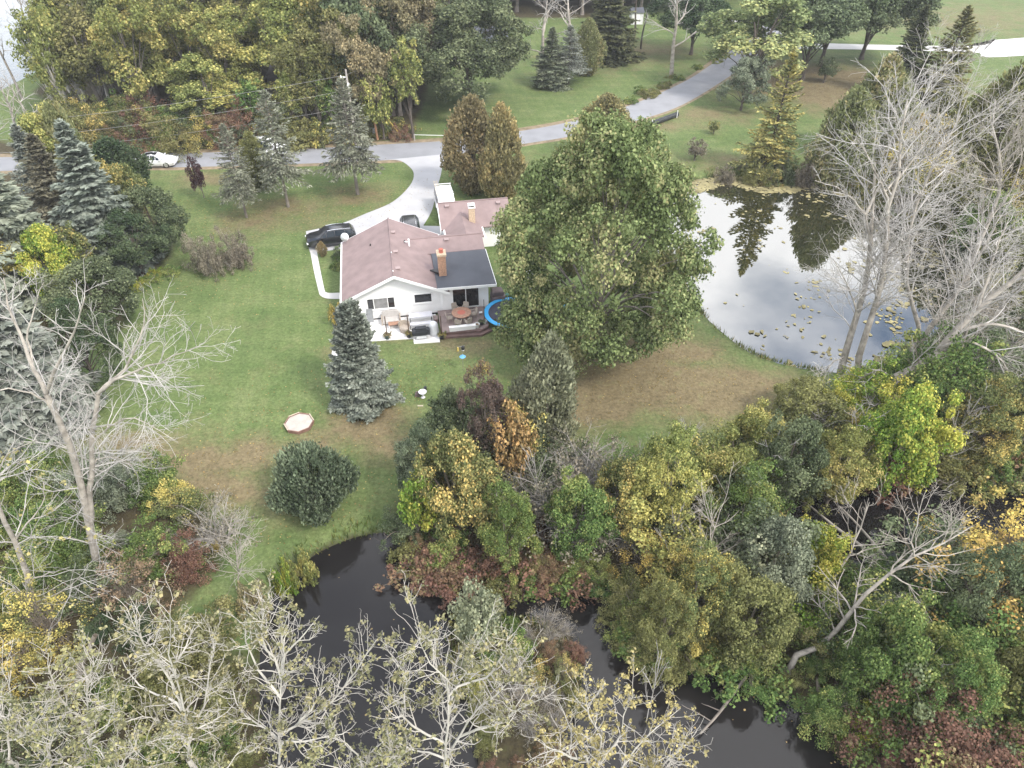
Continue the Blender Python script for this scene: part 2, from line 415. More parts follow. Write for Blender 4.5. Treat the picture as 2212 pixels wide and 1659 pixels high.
def sheet(name, poly, z, mat, kind='structure', grow=0.0):
    me = bpy.data.meshes.new(name)
    me.from_pydata([(x, y, z) for x, y in poly], [], [tuple(range(len(poly)))]); me.update()
    if me.polygons[0].normal.z < 0: me.flip_normals()
    return tag(obj(name, me, mat), kind=kind)
def grown(poly, d):
    P = np.array(poly); Q = np.roll(P, -1, 0); R_ = np.roll(P, 1, 0)
    t = Q - R_; t /= np.linalg.norm(t, axis=1)[:, None]+1e-9
    nrm = np.stack([t[:, 1], -t[:, 0]], 1)
    area = 0.5*np.sum(P[:, 0]*Q[:, 1]-Q[:, 0]*P[:, 1])
    return [tuple(p) for p in P + nrm*d*(1 if area > 0 else -1)]
rect = lambda x0, x1, y0, y1: [(x0, y0), (x1, y0), (x1, y1), (x0, y1)]
sheet('pond', rect(4, 52, 41.2, 84), WATER_Z, 'pond_water')            # the land stands above it outside the shore
sheet('stream', rect(-28, 70, -12, 40.6), WATER_Z, 'stream_water')
sheet('lake', LAKE, WATER_Z+0.02, 'lake_water')

# paving: thin sheets stepped above the lawn
simple('asphalt', (0.235, 0.24, 0.255), 0.85, 0.10, 0.5, bump=0.3, spec=0.3, detail=8)
simple('gravel_edge', (0.21, 0.165, 0.105), 0.95, 0.35, 1.2, bump=0.6, detail=8)
simple('concrete', (0.38, 0.38, 0.39), 0.9, 0.07, 0.6, bump=0.2, detail=8)
simple('white_concrete', (0.50, 0.49, 0.47), 0.9, 0.06, 0.8, bump=0.2, detail=8)
simple('path_gravel', (0.22, 0.20, 0.185), 0.95, 0.2, 1.0, bump=0.4, detail=8)
def strip(name, left, right, z, mat, n=6, kind='structure'):
    L = catmull(left, n); R_ = catmull(right, n); m = min(len(L), len(R_))
    v = [(p[0], p[1], z) for p in L[:m]] + [(p[0], p[1], z) for p in R_[:m]]
    f = [(i, m+i, m+i+1, i+1) for i in range(m-1)]
    me = bpy.data.meshes.new(name); me.from_pydata(v, [], f); me.update()
    if me.polygons[0].normal.z < 0: me.flip_normals()
    return tag(obj(name, me, mat), kind=kind)
near = [(-104, 76)] + GP([(100,367),(300,363),(410,361),(560,357),(700,352),(850,345),(977,334),(1131,311),(1240,293),(1377,260),(1475,226),(1573,167),(1640,118),(1690,84)]) + [(62, 190)]
far = [(-104, 81)] + GP([(100,338),(300,333),(470,329),(600,325),(710,319),(850,311),(977,303),(1120,284),(1237,262),(1357,229),(1475,178),(1540,137),(1600,94),(1648,62)]) + [(55, 190)]
NR = np.array(near); FR_ = np.array(far)
dirn = (FR_-NR)/np.linalg.norm(FR_-NR, axis=1)[:, None]
rag = np.random.RandomState(5)
strip('road_shoulder', [tuple(p) for p in NR-dirn*(0.7+0.25*rag.rand(len(NR), 1))], [tuple(p) for p in FR_+dirn*(1.0+0.4*rag.rand(len(NR), 1))], 0.006, 'gravel_edge')
strip('road', near, far, 0.012, 'asphalt')
drive = catmull(GP([(800,349),(857,346),(884,360),(894,378),(884,403),(847,437),(787,463),(737,483),(661,500)]), 6)
drive += [np.array(p) for p in GP([(664,525),(670,546),(700,543),(738,538)])] + [np.array(p) for p in GP([(800,540),(955,530),(958,489),(915,488)])]
drive += catmull(GP([(915,487),(934,452),(946,400),(951,383),(958,352),(967,336),(985,331)]), 5)
sheet('driveway', [tuple(p) for p in drive], 0.020, 'concrete')
def Z4(pts): return [((700+x/4.148)*2212/2400, (420+y/4.148)*2212/2400) for x, y in pts]
strip('path', GP(Z4([(112,700),(150,900),(195,1090),(215,1135),(280,1162),(400,1166)])), GP(Z4([(175,690),(210,880),(252,1075),(268,1100),(300,1108),(400,1106)])), 0.028, 'white_concrete')
lane_lo = [(170, 148.0)] + GP([(2230,119),(2100,113),(1900,108),(1750,106),(1678,106),(1630,112)])
lane_hi = [(170, 160.0)] + GP([(2230,80),(2150,84),(2110,99),(1900,97),(1750,93),(1670,94)])
lane_hi = lane_hi[:len(lane_lo)]
strip('neighbour_driveway', lane_lo, lane_hi, 0.022, 'white_concrete')
sheet('neighbour_parking', GP([(1550,46),(1690,54),(1690,38),(1560,30)]), 0.022, 'white_concrete')
strip('woodland_path', GP([(585,328),(583,270),(578,220),(578,160),(590,120)]), GP([(617,326),(612,270),(602,220),(598,160),(607,120)]), 0.009, 'path_gravel')

# ------------------------------------------------------------------ plants: generators
simple('bark_grey', (0.20, 0.175, 0.15), 0.9, 0.3, 2.0, bump=0.8)
simple('bark_dark', (0.085, 0.07, 0.058), 0.9, 0.3, 2.0, bump=0.8)
simple('bark_dead', (0.32, 0.29, 0.25), 0.9, 0.4, 2.2, bump=0.6)
simple('twig_dead', (0.39, 0.37, 0.345), 0.9, 0.35, 0.8)
simple('twig_grey', (0.30, 0.28, 0.255), 0.9, 0.25, 1.0)
simple('bark_white', (0.46, 0.435, 0.385), 0.85, 0.2, 1.2, bump=0.4)
simple('bark_brown', (0.20, 0.17, 0.135), 0.9, 0.3, 2.0, bump=0.8)

def unit(a): return a/(np.linalg.norm(a, axis=-1, keepdims=True)+1e-9)
def tubes(branches, sides):
    """branches: (points(n,3), radii(n)) -> one mesh's verts, quads"""
    V = []; F = []; base = 0
    by = {}
    for p, r in branches: by.setdefault(len(p), []).append((p, r))
    for n, lst in by.items():
        P = np.stack([b[0] for b in lst]); R_ = np.stack([b[1] for b in lst])
        T = np.empty_like(P); T[:, 1:-1] = P[:, 2:]-P[:, :-2]; T[:, 0] = P[:, 1]-P[:, 0]; T[:, -1] = P[:, -1]-P[:, -2]
        T = unit(T)
        ref = np.where(np.abs(T[:, :1, 2:3]) < 0.85, np.array([0, 0, 1.]), np.array([1., 0, 0]))
        X = unit(np.cross(T, np.broadcast_to(ref, T.shape))); Y = np.cross(T, X)
        an = 2*np.pi*np.arange(sides)/sides
        ring = P[:, :, None, :]+R_[:, :, None, None]*(np.cos(an)[None, None, :, None]*X[:, :, None, :]+np.sin(an)[None, None, :, None]*Y[:, :, None, :])
        m = len(lst)
        V.append(ring.reshape(-1, 3))
        i = np.arange(m)[:, None, None]*n*sides; j = np.arange(n-1)[None, :, None]*sides; k = np.arange(sides)[None, None, :]
        a = base+i+j+k; b = base+i+j+(k+1) % sides
        F.append(np.stack([a, b, b+sides, a+sides], -1).reshape(-1, 4)); base += m*n*sides
    return np.concatenate(V), np.concatenate(F)
def tube_mesh(name, groups):
    V = []; F = []; k = 0
    for br, sides in groups:
        if not br: continue
        v, f = tubes(br, sides); V.append(v); F.append(f+k); k += len(v)
    return npmesh(name, np.concatenate(V), np.concatenate(F), smooth=True)
def resample(pts, n):
    P = np.array(catmull(pts, 6)); d = np.r_[0, np.cumsum(np.linalg.norm(np.diff(P, axis=0), axis=1))]
    s = np.linspace(0, d[-1], n)
    return np.stack([np.interp(s, d, P[:, k]) for k in range(3)], 1)
def shoot(rng, p, d, L, n, wig, up, sag=0.0):
    pts = [p]; d = d/np.linalg.norm(d)
    for i in range(n-1):
        d = d+rng.normal(0, wig, 3)+np.array([0, 0, up-sag*i]); d /= np.linalg.norm(d)
        pts.append(pts[-1]+d*L/(n-1))
    return np.array(pts)
def ramify(rng, parent, depth, maxd, out, prm):
    """twigs off a limb; out[depth] collects"""
    pts, rad = parent
    L = np.sum(np.linalg.norm(np.diff(pts, axis=0), axis=1))
    dens, ratio, ang, wig, up, sag, t0 = prm['dens'][depth], prm['ratio'][depth], prm['ang'], prm['wig'], prm['up'], prm['sag'], prm['t0'][depth]
    k = max(1, int(rng.poisson(dens*L*(1-t0))))
    seg = len(pts)-1
    for _ in range(k):
        t = t0+(1-t0)*rng.random()**0.9
        f = t*seg; i = min(int(f), seg-1); fr = f-i
        p = pts[i]*(1-fr)+pts[i+1]*fr; r = rad[i]*(1-fr)+rad[i+1]*fr
        ax = pts[i+1]-pts[i]; ax = ax/(np.linalg.norm(ax)+1e-9)
        q = rng.normal(0, 1, 3); q -= ax*np.dot(q, ax); q /= np.linalg.norm(q)+1e-9
        a = ang*(0.6+0.7*rng.random())
        d = ax*math.cos(a)+q*math.sin(a)
        l = min(prm['maxl'][depth], ratio*L*(0.45+0.75*rng.random())*(1.15-0.65*t))
        if l < 0.12: continue
        n = 6 if depth == 0 else 4
        b = shoot(rng, p, d, l, n, wig, up, sag)
        r0 = min(r*0.62, prm['rmax'][depth]); rr = np.linspace(r0, max(prm['rmin'], r0*0.25), n)
        out[depth].append((b, rr))
        if depth+1 < maxd: ramify(rng, (b, rr), depth+1, maxd, out, prm)
DEADPRM = dict(dens=[1.5, 2.3, 2.6], ratio=[0.62, 0.52, 0.5], ang=0.85, wig=0.16, up=0.045, sag=0.0, t0=[0.22, 0.12, 0.1], maxl=[5.0, 2.3, 1.1], rmax=[0.09, 0.035, 0.02], rmin=0.009)
def prm(base, **k):
    d = dict(base); d.update(k); return d
def quads(pos, nrm, tan, sx, sy, cl, rn):
    """diamond leaves"""
    bi = np.cross(nrm, tan)
    a = pos-tan*sx[:, None]; c = pos+tan*sx[:, None]
    b = pos+bi*sy[:, None]-tan*(0.15*sx)[:, None]+nrm*(0.18*sx)[:, None]; d = pos-bi*sy[:, None]-tan*(0.15*sx)[:, None]+nrm*(0.18*sx)[:, None]
    V = np.stack([a, b, c, d], 1).reshape(-1, 3)
    return V, np.arange(len(pos)*4).reshape(-1, 4), cl, rn
def leafmesh(name, parts):
    V = []; F = []; C_ = []; R_ = []; k = 0
    for v, f, c, r in parts:
        V.append(v); F.append(f+k); C_.append(c); R_.append(r); k += len(v)
    return npmesh(name, np.concatenate(V), np.concatenate(F), {'cl': ('FACE', np.concatenate(C_)), 'rn': ('FACE', np.concatenate(R_))})
def clumps(rng, cen, cr, lpc, leaf, up=0.5, flat=0.8, ccl=None, shell=0.5, aspect=0.62):
    N = len(cen); M = N*lpc
    d = unit(rng.normal(0, 1, (M, 3)))
    i = np.repeat(np.arange(N), lpc)
    rad = cr[i]*(shell+(1-shell)*rng.random(M)**0.6)*(0.8+0.4*rng.random(M))
    pos = cen[i]+d*rad[:, None]*np.array([1, 1, flat])
    nrm = unit(d*0.75+np.array([0, 0, up])+rng.normal(0, 0.5, (M, 3)))
    tan = unit(np.cross(nrm, rng.normal(0, 1, (M, 3))))
    s = leaf*(0.55+0.75*rng.random(M))
    ccl = rng.random(N) if ccl is None else ccl
    cl = np.clip(ccl[i]+rng.normal(0, 0.17, M), 0, 1)
    return quads(pos, nrm, tan, s*0.5*1.2, s*0.5*1.2*aspect*1.3, cl, rng.random(M))
def smooth_dir_noise(rng, n=7, amp=0.16):
    W_ = rng.normal(0, 1, (n, 3))*np.linspace(1.2, 3.4, n)[:, None]; ph = rng.random(n)*6.28; am = amp*np.linspace(1.2, .5, n)/1.0
    return lambda d: 1+np.sum(am*np.sin(d@W_.T*1.6+ph), axis=1)*0.7
def limbs_to(rng, H, targets, r0, n=9, tfrac=0.7, lean=0.04):
    tr = shoot(rng, np.zeros(3), np.array([lean*rng.normal(), lean*rng.normal(), 1.]), H*tfrac, 10, 0.05, 0.05)
    rt = np.linspace(r0, r0*0.25, 10); rt[0] *= 1.35
    br = [(tr, rt)]
    lim = []
    for t in targets:
        hz = min(0.95, max(0.18, (t[2]/H)*0.55+rng.normal(0, 0.08))); f = hz*9; i = min(int(f), 8)
        p = tr[i]+(tr[i+1]-tr[i])*(f-i)
        mid = p*0.45+t*0.55+np.array([0, 0, 0.12*np.linalg.norm(t-p)])
        lim.append((resample([p, mid, t], 7), np.linspace(rt[i]*0.45, 0.015, 7)))
    return br, lim
PROTO = {}
def broad(key, seed, H, R, base=0.18, ncl=260, lpc=44, leaf=0.34, cr=0.95, amp=0.2, bottom=0.55, wide=0.45, inner=0.35, limbs=18, nl=0, lr=1.6, full=False):
    """a leafy crown: uneven outline, clumps with gaps between them"""
    rng = np.random.default_rng(seed)
    ch = H*(1-base); cz = H*base+ch*wide
    nf = smooth_dir_noise(rng, amp=amp)
    d = unit(rng.normal(0, 1, (ncl*2, 3)))
    d = d[d[:, 2] > -bottom-0.25*rng.random(len(d))][:ncl]
    rad = nf(d)*(inner+(1-inner)*rng.random(len(d))**0.45)
    up = d[:, 2:3] > 0
    sc = np.where(up, np.array([[R, R, ch*(1-wide)]]), np.array([[R, R, ch*wide]]))
    cen = d*rad[:, None]*sc+np.array([0, 0, cz])
    if nl:                                       # clumps gathered on rounded boughs, with hollows between
        dl = unit(rng.normal(0, 1, (nl*3, 3))); dl = dl[dl[:, 2] > -bottom]
        keep = []
        for q in dl:
            if all(np.dot(q, k) < 1-1.1/nl for k in keep): keep.append(q)
            if len(keep) >= nl: break
        dl = np.array(keep); lsc = np.where(dl[:, 2:3] > 0, np.array([[R, R, ch*(1-wide)]]), np.array([[R, R, ch*wide]]))
        rl = lr*(0.7+0.6*rng.random(len(dl)))
        if full:                                 # skirts that hang nearly as wide as the middle
            lo = dl[:, 2] < 0; hz_ = np.hypot(dl[:, 0], dl[:, 1]); fz = np.where(lo, np.maximum(hz_, 1e-3)**(-0.6), np.maximum(hz_, 1e-3)**0.22); dl = np.concatenate([dl[:, :2]*fz[:, None], dl[:, 2:]], 1)
        lc = dl*(nf(dl)*(0.72+0.28*rng.random(len(dl))))[:, None]*np.maximum(lsc-lr*0.6, 0.5)+np.array([0, 0, cz])
        j = rng.integers(0, len(dl), ncl)
        e = unit(rng.normal(0, 1, (ncl, 3))+dl[j]*0.7+np.array([0, 0, 0.45]))
        cen = lc[j]+e*rl[j][:, None]*np.array([1, 1, 0.75])*(0.75+0.25*rng.random((ncl, 1)))
        d = e
    c = cr*(0.6+0.7*rng.random(len(d)))
    ccl = 0.5+0.5*np.sin(cen@rng.normal(0, 0.55, 3)+rng.random()*6)*0.55+rng.normal(0, 0.18, len(d))
    lm = leafmesh(key+'_crown', [clumps(rng, cen, c, lpc, leaf, ccl=ccl)])
    tr, li = limbs_to(rng, H, cen[rng.choice(len(cen), min(limbs, len(cen)), False)], 0.016*H+0.06)
    PROTO[key] = dict(H=H, R=R, crown=lm, trunk=tube_mesh(key+'_trunk', [(tr, 9), (li, 5)]))
def shrub(key, seed, H, R, ncl=120, lpc=46, leaf=0.17, cr=0.5, stems=16, twigs=True, up=0.4):
    rng = np.random.default_rng(seed)
    nf = smooth_dir_noise(rng, amp=0.3)
    d = unit(rng.normal(0, 1, (ncl*3, 3))); d = d[d[:, 2] > -0.15][:ncl]
    rad = nf(d)*(0.3+0.7*rng.random(len(d))**0.5)
    cen = d*rad[:, None]*np.array([R, R, H*0.78])+np.array([0, 0, H*0.16])
    cen[:, 2] = np.maximum(cen[:, 2], 0.25)
    c = cr*(0.55+0.8*rng.random(len(d)))
    ccl = 0.5+0.35*np.sin(cen@rng.normal(0, 0.9, 3)+rng.random()*6)+rng.normal(0, 0.2, len(d))
    lm = leafmesh(key+'_crown', [clumps(rng, cen, c, lpc, leaf, up=up, ccl=ccl, shell=0.3)])
    li = []
    for t in cen[rng.choice(len(cen), min(stems, len(cen)), False)]:
        p = np.array([rng.normal(0, R*0.12), rng.normal(0, R*0.12), -0.1])
        li.append((resample([p, p*0.5+t*0.5+np.array([0, 0, 0.15*H]), t], 7), np.linspace(0.03+0.006*H, 0.012, 7)))
    tw = [[], [], []]
    if twigs:
        pr = prm(DEADPRM, dens=[2.2, 2.2, 1], ratio=[0.5, 0.5, .4], rmax=[0.018, 0.011, .01], rmin=0.006, maxl=[1.6, .8, .4])
        for b in li: ramify(rng, b, 0, 2, tw, pr)
    PROTO[key] = dict(H=H, R=R, crown=lm, trunk=tube_mesh(key+'_stems', [(li, 5), (tw[0]+tw[1], 3)]))
def conifer(key, seed, H, R, bare=0.05, nb=240, droop=0.10, spray=0.34, fill=1.0, width=0.10, power=0.9, upturn=0.03, tw=9):
    """whorled branches carrying flat sprays of needles"""
    rng = np.random.default_rng(seed)
    P = []; N_ = []; T_ = []; SX = []; SY = []; CLs = []
    br = []
    asym = smooth_dir_noise(rng, amp=0.12)
    for i in range(nb):
        t = (i+rng.random())/nb; t = t**1.25
        z = H*(bare+(1-bare)*t)*0.985
        az = i*2.39996+rng.normal(0, 0.3)
        L = R*(1-t)**power*(0.8+0.35*rng.random())*float(asym(np.array([[math.cos(az), math.sin(az), 2*t]]))[0])+0.12
        el = math.radians(-12+62*t**1.6+rng.normal(0, 6))
        d = np.array([math.cos(az)*math.cos(el), math.sin(az)*math.cos(el), math.sin(el)])
        n = 7; pts = [np.array([0, 0, z])]
        for k in range(n-1):
            d = d+np.array([0, 0, -droop+(upturn+droop)*(k/(n-1))*1.7]); d /= np.linalg.norm(d); pts.append(pts[-1]+d*L/(n-1))
        pts = np.array(pts); br.append((pts, np.linspace(0.012+0.012*L, 0.006, n)))
        side = unit(np.cross(d, np.array([0, 0, 1.])))
        bc = rng.random()
        m = max(3, int(tw*fill*(0.5+L/R)))
        for k in range(m):
            s = 0.16+0.84*(k+rng.random())/m
            f = s*(n-1); j = min(int(f), n-2); p = pts[j]+(pts[j+1]-pts[j])*(f-j)
            ax = unit(pts[j+1]-pts[j])
            tl = 0.48*L*(1.12-s)*(0.7+0.5*rng.random())+0.12
            for sg in (-1, 1):
                dd = unit(ax*0.75+side*sg*(0.75+0.2*rng.random())+np.array([0, 0, -0.12+rng.normal(0, .08)]))
                q = max(1, int(math.ceil(tl/(spray*0.62))))
                for w in range(q):
                    pp = p+dd*tl*((w+0.6*rng.random()+.2)/q)+rng.normal(0, 0.025, 3)
                    P.append(pp); T_.append(dd+rng.normal(0, 0.14, 3)); N_.append(np.array([rng.normal(0, .35), rng.normal(0, .35), 1.0])); SX.append(spray*(0.42+0.3*rng.random())); SY.append(width*(0.8+0.5*rng.random())); CLs.append(bc*0.6+0.4*rng.random())
        for w in range(3):
            P.append(pts[-1]+rng.normal(0, 0.03, 3)); T_.append(ax+rng.normal(0, .2, 3)); N_.append(np.array([rng.normal(0, .4), rng.normal(0, .4), 1.])); SX.append(spray*0.55); SY.append(width); CLs.append(bc)
    P = np.array(P); T_ = unit(np.array(T_)); N_ = np.array(N_); N_ = unit(N_-T_*np.sum(N_*T_, 1, keepdims=True))
    lm = leafmesh(key+'_crown', [quads(P, N_, T_, np.array(SX), np.array(SY), np.clip(np.array(CLs), 0, 1), rng.random(len(P)))])
    tr = np.stack([np.zeros(10), np.zeros(10), np.linspace(-0.1, H, 10)], 1)
    PROTO[key] = dict(H=H, R=R, crown=lm, trunk=tube_mesh(key+'_trunk', [([(tr, np.linspace(0.018*H, 0.02, 10))], 9), (br, 4)]))
def cedar(key, seed, H, R, ncl=420, lpc=40, leaf=0.27, cr=0.45, tip=1.0, base=0.03, fat=0.30):
    """dense evergreen, closed to the ground: upright sprays over a tapering body"""
    rng = np.random.default_rng(seed)
    nf = smooth_dir_noise(rng, amp=0.17)
    t = rng.random(ncl)**1.15; az = rng.random(ncl)*6.283
    prof = np.minimum(1, (t+0.03)/fat)**0.55*np.where(t > fat, (1-(np.maximum(t-fat, 0)/(1-fat))**1.7), 1)**tip
    d = np.stack([np.cos(az), np.sin(az), 2.2*t], 1)
    r = R*prof*nf(d)*(0.62+0.38*rng.random(ncl)**0.4)
    cen = np.stack([np.cos(az)*r, np.sin(az)*r, H*(base+(1-base)*t*0.97)], 1)
    c = cr*(0.6+0.6*rng.random(ncl))
    ccl = 0.5+0.3*np.sin(cen@rng.normal(0, 0.8, 3))+rng.normal(0, 0.2, ncl)
    M = ncl*lpc; i = np.repeat(np.arange(ncl), lpc)
    dd = unit(rng.normal(0, 1, (M, 3)))
    pos = cen[i]+dd*(c[i]*(0.4+0.7*rng.random(M)))[:, None]*np.array([1, 1, 1.35])
    out = unit(pos*np.array([1, 1, 0])+1e-6)
    tan = unit(np.array([0, 0, 1.])+out*0.45+rng.normal(0, .38, (M, 3)))
    nrm = unit(np.cross(tan, rng.normal(0, 1, (M, 3))))
    s = leaf*(0.6+0.7*rng.random(M))
    lm = leafmesh(key+'_crown', [quads(pos, nrm, tan, s*0.62, s*0.34, np.clip(ccl[i]+rng.normal(0, .12, M), 0, 1), rng.random(M))])
    tr = np.stack([np.zeros(8), np.zeros(8), np.linspace(-0.1, H*0.9, 8)], 1)
    PROTO[key] = dict(H=H, R=R, crown=lm, trunk=tube_mesh(key+'_trunk', [([(tr, np.linspace(0.02*H, 0.03, 8))], 8)]))
def bare(key, seed, H, R, limbs=7, forks=0.35, p=None, leaf=0, leaf_n=0, spread=1.0):
    """a leafless tree, optionally with a few leaves left on the twigs"""
    rng = np.random.default_rng(seed)
    tr = shoot(rng, np.array([0, 0, -0.1]), np.array([0.05*rng.normal(), 0.05*rng.normal(), 1]), H*0.93, 12, 0.06, 0.04)
    rt = np.linspace(0.015*H, 0.02, 12)
    li = []
    for k in range(limbs):
        t = forks+(0.9-forks)*(k+rng.random())/limbs; f = t*11; i = min(int(f), 10)
        q = tr[i]+(tr[i+1]-tr[i])*(f-i); az = k*2.4+rng.normal(0, .5)
        el = 0.5+0.5*t
        L = R*spread*(1.5-0.9*t)
        li.append((shoot(rng, q, np.array([math.cos(az)*math.cos(el), math.sin(az)*math.cos(el), math.sin(el)]), L, 8, 0.12, 0.05), np.linspace(rt[i]*0.6, 0.02, 8)))
    pr = p or DEADPRM
    tw = [[], [], []]
    for b in li: ramify(rng, b, 0, 2, tw, pr)
    ramify(rng, (tr[6:], rt[6:]), 0, 2, tw, pr)
    d = dict(H=H, R=R, trunk=tube_mesh(key+'_trunk', [([(tr, rt)], 9), (li, 6)]), branches=tube_mesh(key+'_branches', [(tw[0], 4), (tw[1]+tw[2], 3)]), crown=None)
    if leaf:
        ends = np.array([b[0][-1] for b in tw[0]+tw[1]]); ends = ends[rng.choice(len(ends), min(leaf_n, len(ends)), False)]
        d['crown'] = leafmesh(key+'_crown', [clumps(rng, ends, 0.32+0.25*rng.random(len(ends)), 14, leaf, up=0.3, shell=0.1)])
    PROTO[key] = d
def limbed(key, seed, limbs, n_sub, p, leaf=0.0, leaf_frac=0.0, lpc=10, crad=0.3, sides=8, maxd=3):
    """a tree whose main limbs follow given world points (list of (points, r0, r1)); local to its base"""
    rng = np.random.default_rng(seed)
    base = np.array(limbs[0][0][0], float)
    L = []
    for pts, r0, r1 in limbs:
        q = resample([np.array(a, float)-base for a in pts], n_sub)
        if L:                                    # start on the nearest limb already there
            allp = np.concatenate([b[0] for b in L]); dd_ = np.linalg.norm(allp-q[0], axis=1)+2.5*np.maximum(0, allp[:, 2]-q[0][2]+0.7*np.hypot(allp[:, 0]-q[0][0], allp[:, 1]-q[0][1])); j = int(dd_.argmin())
            gap = np.linalg.norm(allp[j]-q[0])
            if gap > 1.5 and q[0][2] < 4 and key.startswith('cw'): q = resample([(q[0][0], q[0][1], -0.1)] + [q[i] for i in (0, 1, n_sub//3, 2*n_sub//3, n_sub-1)], n_sub)   # another stem from the root
            elif gap > 0.05: q = resample([allp[j], allp[j]*.35+q[0]*.65-(0, 0, .04*gap)] + [q[i] for i in (1, n_sub//3, 2*n_sub//3, n_sub-1)], n_sub)
        n = len(q); q[1:-1] += rng.normal(0, 0.035, (n-2, 3))
        L.append((q, np.linspace(r0, r1, n)))
    tw = [[], [], []]
    for b in L: ramify(rng, b, 0, maxd, tw, p)
    few = len(tw[0]) < 60 and not leaf
    PROTO[key] = d = dict(H=1, R=1, base=base, trunk=tube_mesh(key+'_trunk', [(L, sides)]+([(tw[0], 5), (tw[1], 4), (tw[2], 3)] if few else [])), branches=None if few else tube_mesh(key+'_branches', [(tw[0], 5), (tw[1], 4), (tw[2], 3)]), crown=None)
    if leaf:
        al = tw[0]+tw[1]+tw[2]
        ends = np.array([b[0][-1] for b in al]+[b[0][len(b[0])//2] for b in al]); ends = ends[rng.random(len(ends)) < leaf_frac]
        d['crown'] = leafmesh(key+'_crown', [clumps(rng, ends, crad*(0.6+0.7*rng.random(len(ends))), lpc, leaf, up=0.3, shell=0.05)])
    return d
def measure(key):
    d = PROTO[key]
    if 'base' in d or d.get('m'): return d
    me = d['crown'] or d['branches'] or d['trunk']
    co = np.empty(len(me.vertices)*3, dtype=np.float32); me.vertices.foreach_get('co', co); co = co.reshape(-1, 3)
    d['H'] = float(np.quantile(co[:, 2], 0.998)); d['R'] = float(np.quantile(np.hypot(co[:, 0], co[:, 1]), 0.975)); d['m'] = True
    return d
def plant(name, key, loc, sc=(1, 1, 1), rotz=0.0, leaf=None, bark='bark_grey', twig=None, label=None, cat='tree', group=None, lean=(0, 0)):
    d = PROTO[key]
    r = thing(name, label, cat, loc, rotz, group); r.scale = sc; r.rotation_euler = (lean[0], lean[1], rotz)
    obj('stems' if 'shrub' in name or 'bush' in name else 'trunk', d['trunk'], bark, r)
    if d.get('branches'): obj('branches', d['branches'], twig or bark, r)
    if d.get('crown') and leaf: obj('crown', d['crown'], leaf, r)
    return r
def put(name, key, u, v, vt, wpx, leaf, label, cat='tree', bark='bark_grey', group=None, rng=random.Random(3), rot=None, twig=None, dz=0.0):
    """plant whose foot stands at pixel (u,v), whose top reaches row vt and whose crown is wpx wide"""
    x, y = G(u, v); z0 = tz(x, y)
    t = (829.5-vt)/FPX
    k = y/(CT+t*ST); Ht = CAM_H+k*(-ST+t*CT)-z0
    R = wpx/2/px_per_m(x, y, z0+Ht*0.5)
    d = measure(key)
    s = R/d['R']
    return plant(name, key, (x, y, z0-0.03), (s, s, max(0.3, Ht)/d['H']), rng.random()*6.28 if rot is None else rot, leaf, bark, twig, label, cat, group)

# ------------------------------------------------------------------ leaf colours
LM = dict(
 maple=((0.080,0.106,0.034),(0.155,0.180,0.062),(0.185,0.172,0.072)),
 green=((0.055,0.095,0.022),(0.120,0.165,0.040),(0.20,0.21,0.05)),
 darkgreen=((0.052,0.072,0.034),(0.105,0.128,0.060),None),
 deepgreen=((0.030,0.052,0.024),(0.062,0.085,0.038),None),
 yellowgreen=((0.105,0.125,0.030),(0.205,0.205,0.052),(0.29,0.25,0.06)),
 limegreen=((0.085,0.150,0.014),(0.200,0.230,0.025),(0.30,0.27,0.03)),
 gold=((0.17,0.145,0.035),(0.33,0.25,0.055),(0.42,0.29,0.06)),
 goldgreen=((0.080,0.100,0.032),(0.165,0.160,0.048),(0.34,0.26,0.06)),
 olive=((0.085,0.092,0.028),(0.155,0.150,0.048),None),
 tan=((0.125,0.112,0.055),(0.190,0.165,0.082),(0.23,0.185,0.085)),
 greybrown=((0.095,0.085,0.058),(0.165,0.145,0.100),None),
 sage=((0.120,0.135,0.078),(0.205,0.215,0.125),None),
 greygreen=((0.080,0.100,0.062),(0.150,0.168,0.105),None),
 orange=((0.17,0.12,0.045),(0.33,0.19,0.065),(0.36,0.21,0.07)),
 russet=((0.105,0.060,0.038),(0.180,0.100,0.060),(0.14,0.11,0.05)),
 rust=((0.115,0.082,0.050),(0.170,0.115,0.068),None),
 plum=((0.034,0.018,0.019),(0.062,0.033,0.034),None),
 blue=((0.095,0.115,0.088),(0.175,0.195,0.156),None),
 paleblue=((0.115,0.132,0.095),(0.210,0.225,0.165),None),
 dullblue=((0.100,0.115,0.092),(0.190,0.205,0.170),None),
 spruce_grey=((0.095,0.104,0.070),(0.175,0.184,0.130),None),
 spruce_dark=((0.045,0.055,0.026),(0.095,0.105,0.045),None),
 spruce_brown=((0.085,0.080,0.050),(0.140,0.130,0.085),None),
 bronze=((0.125,0.112,0.048),(0.215,0.180,0.075),(0.25,0.185,0.07)),
 cedargreen=((0.115,0.135,0.050),(0.200,0.205,0.080),(0.23,0.195,0.08)),
 cottonwood=((0.105,0.105,0.050),(0.170,0.162,0.078),(0.205,0.182,0.080)),
 cottonyellow=((0.165,0.142,0.058),(0.285,0.235,0.082),None),
 juniper=((0.055,0.078,0.042),(0.115,0.145,0.082),None),
  paletree=((0.110,0.145,0.052),(0.200,0.225,0.085),(0.25,0.25,0.08)),
 larch=((0.095,0.112,0.045),(0.22,0.195,0.062),(0.30,0.235,0.07)),
)
def muted(c, f=0.17, g=1.72):
    if c is None: return None
    m = sum(c)/3
    return tuple((x+(m-x)*f)*g for x in c)
for k, (a, b, c) in LM.items(): leafmat(k, muted(a), muted(b), muted(c))
leafmat('vine', (0.085, 0.080, 0.055), (0.150, 0.110, 0.095), (0.40, 0.33, 0.08), pos=(0.3, 0.78), zramp=True)

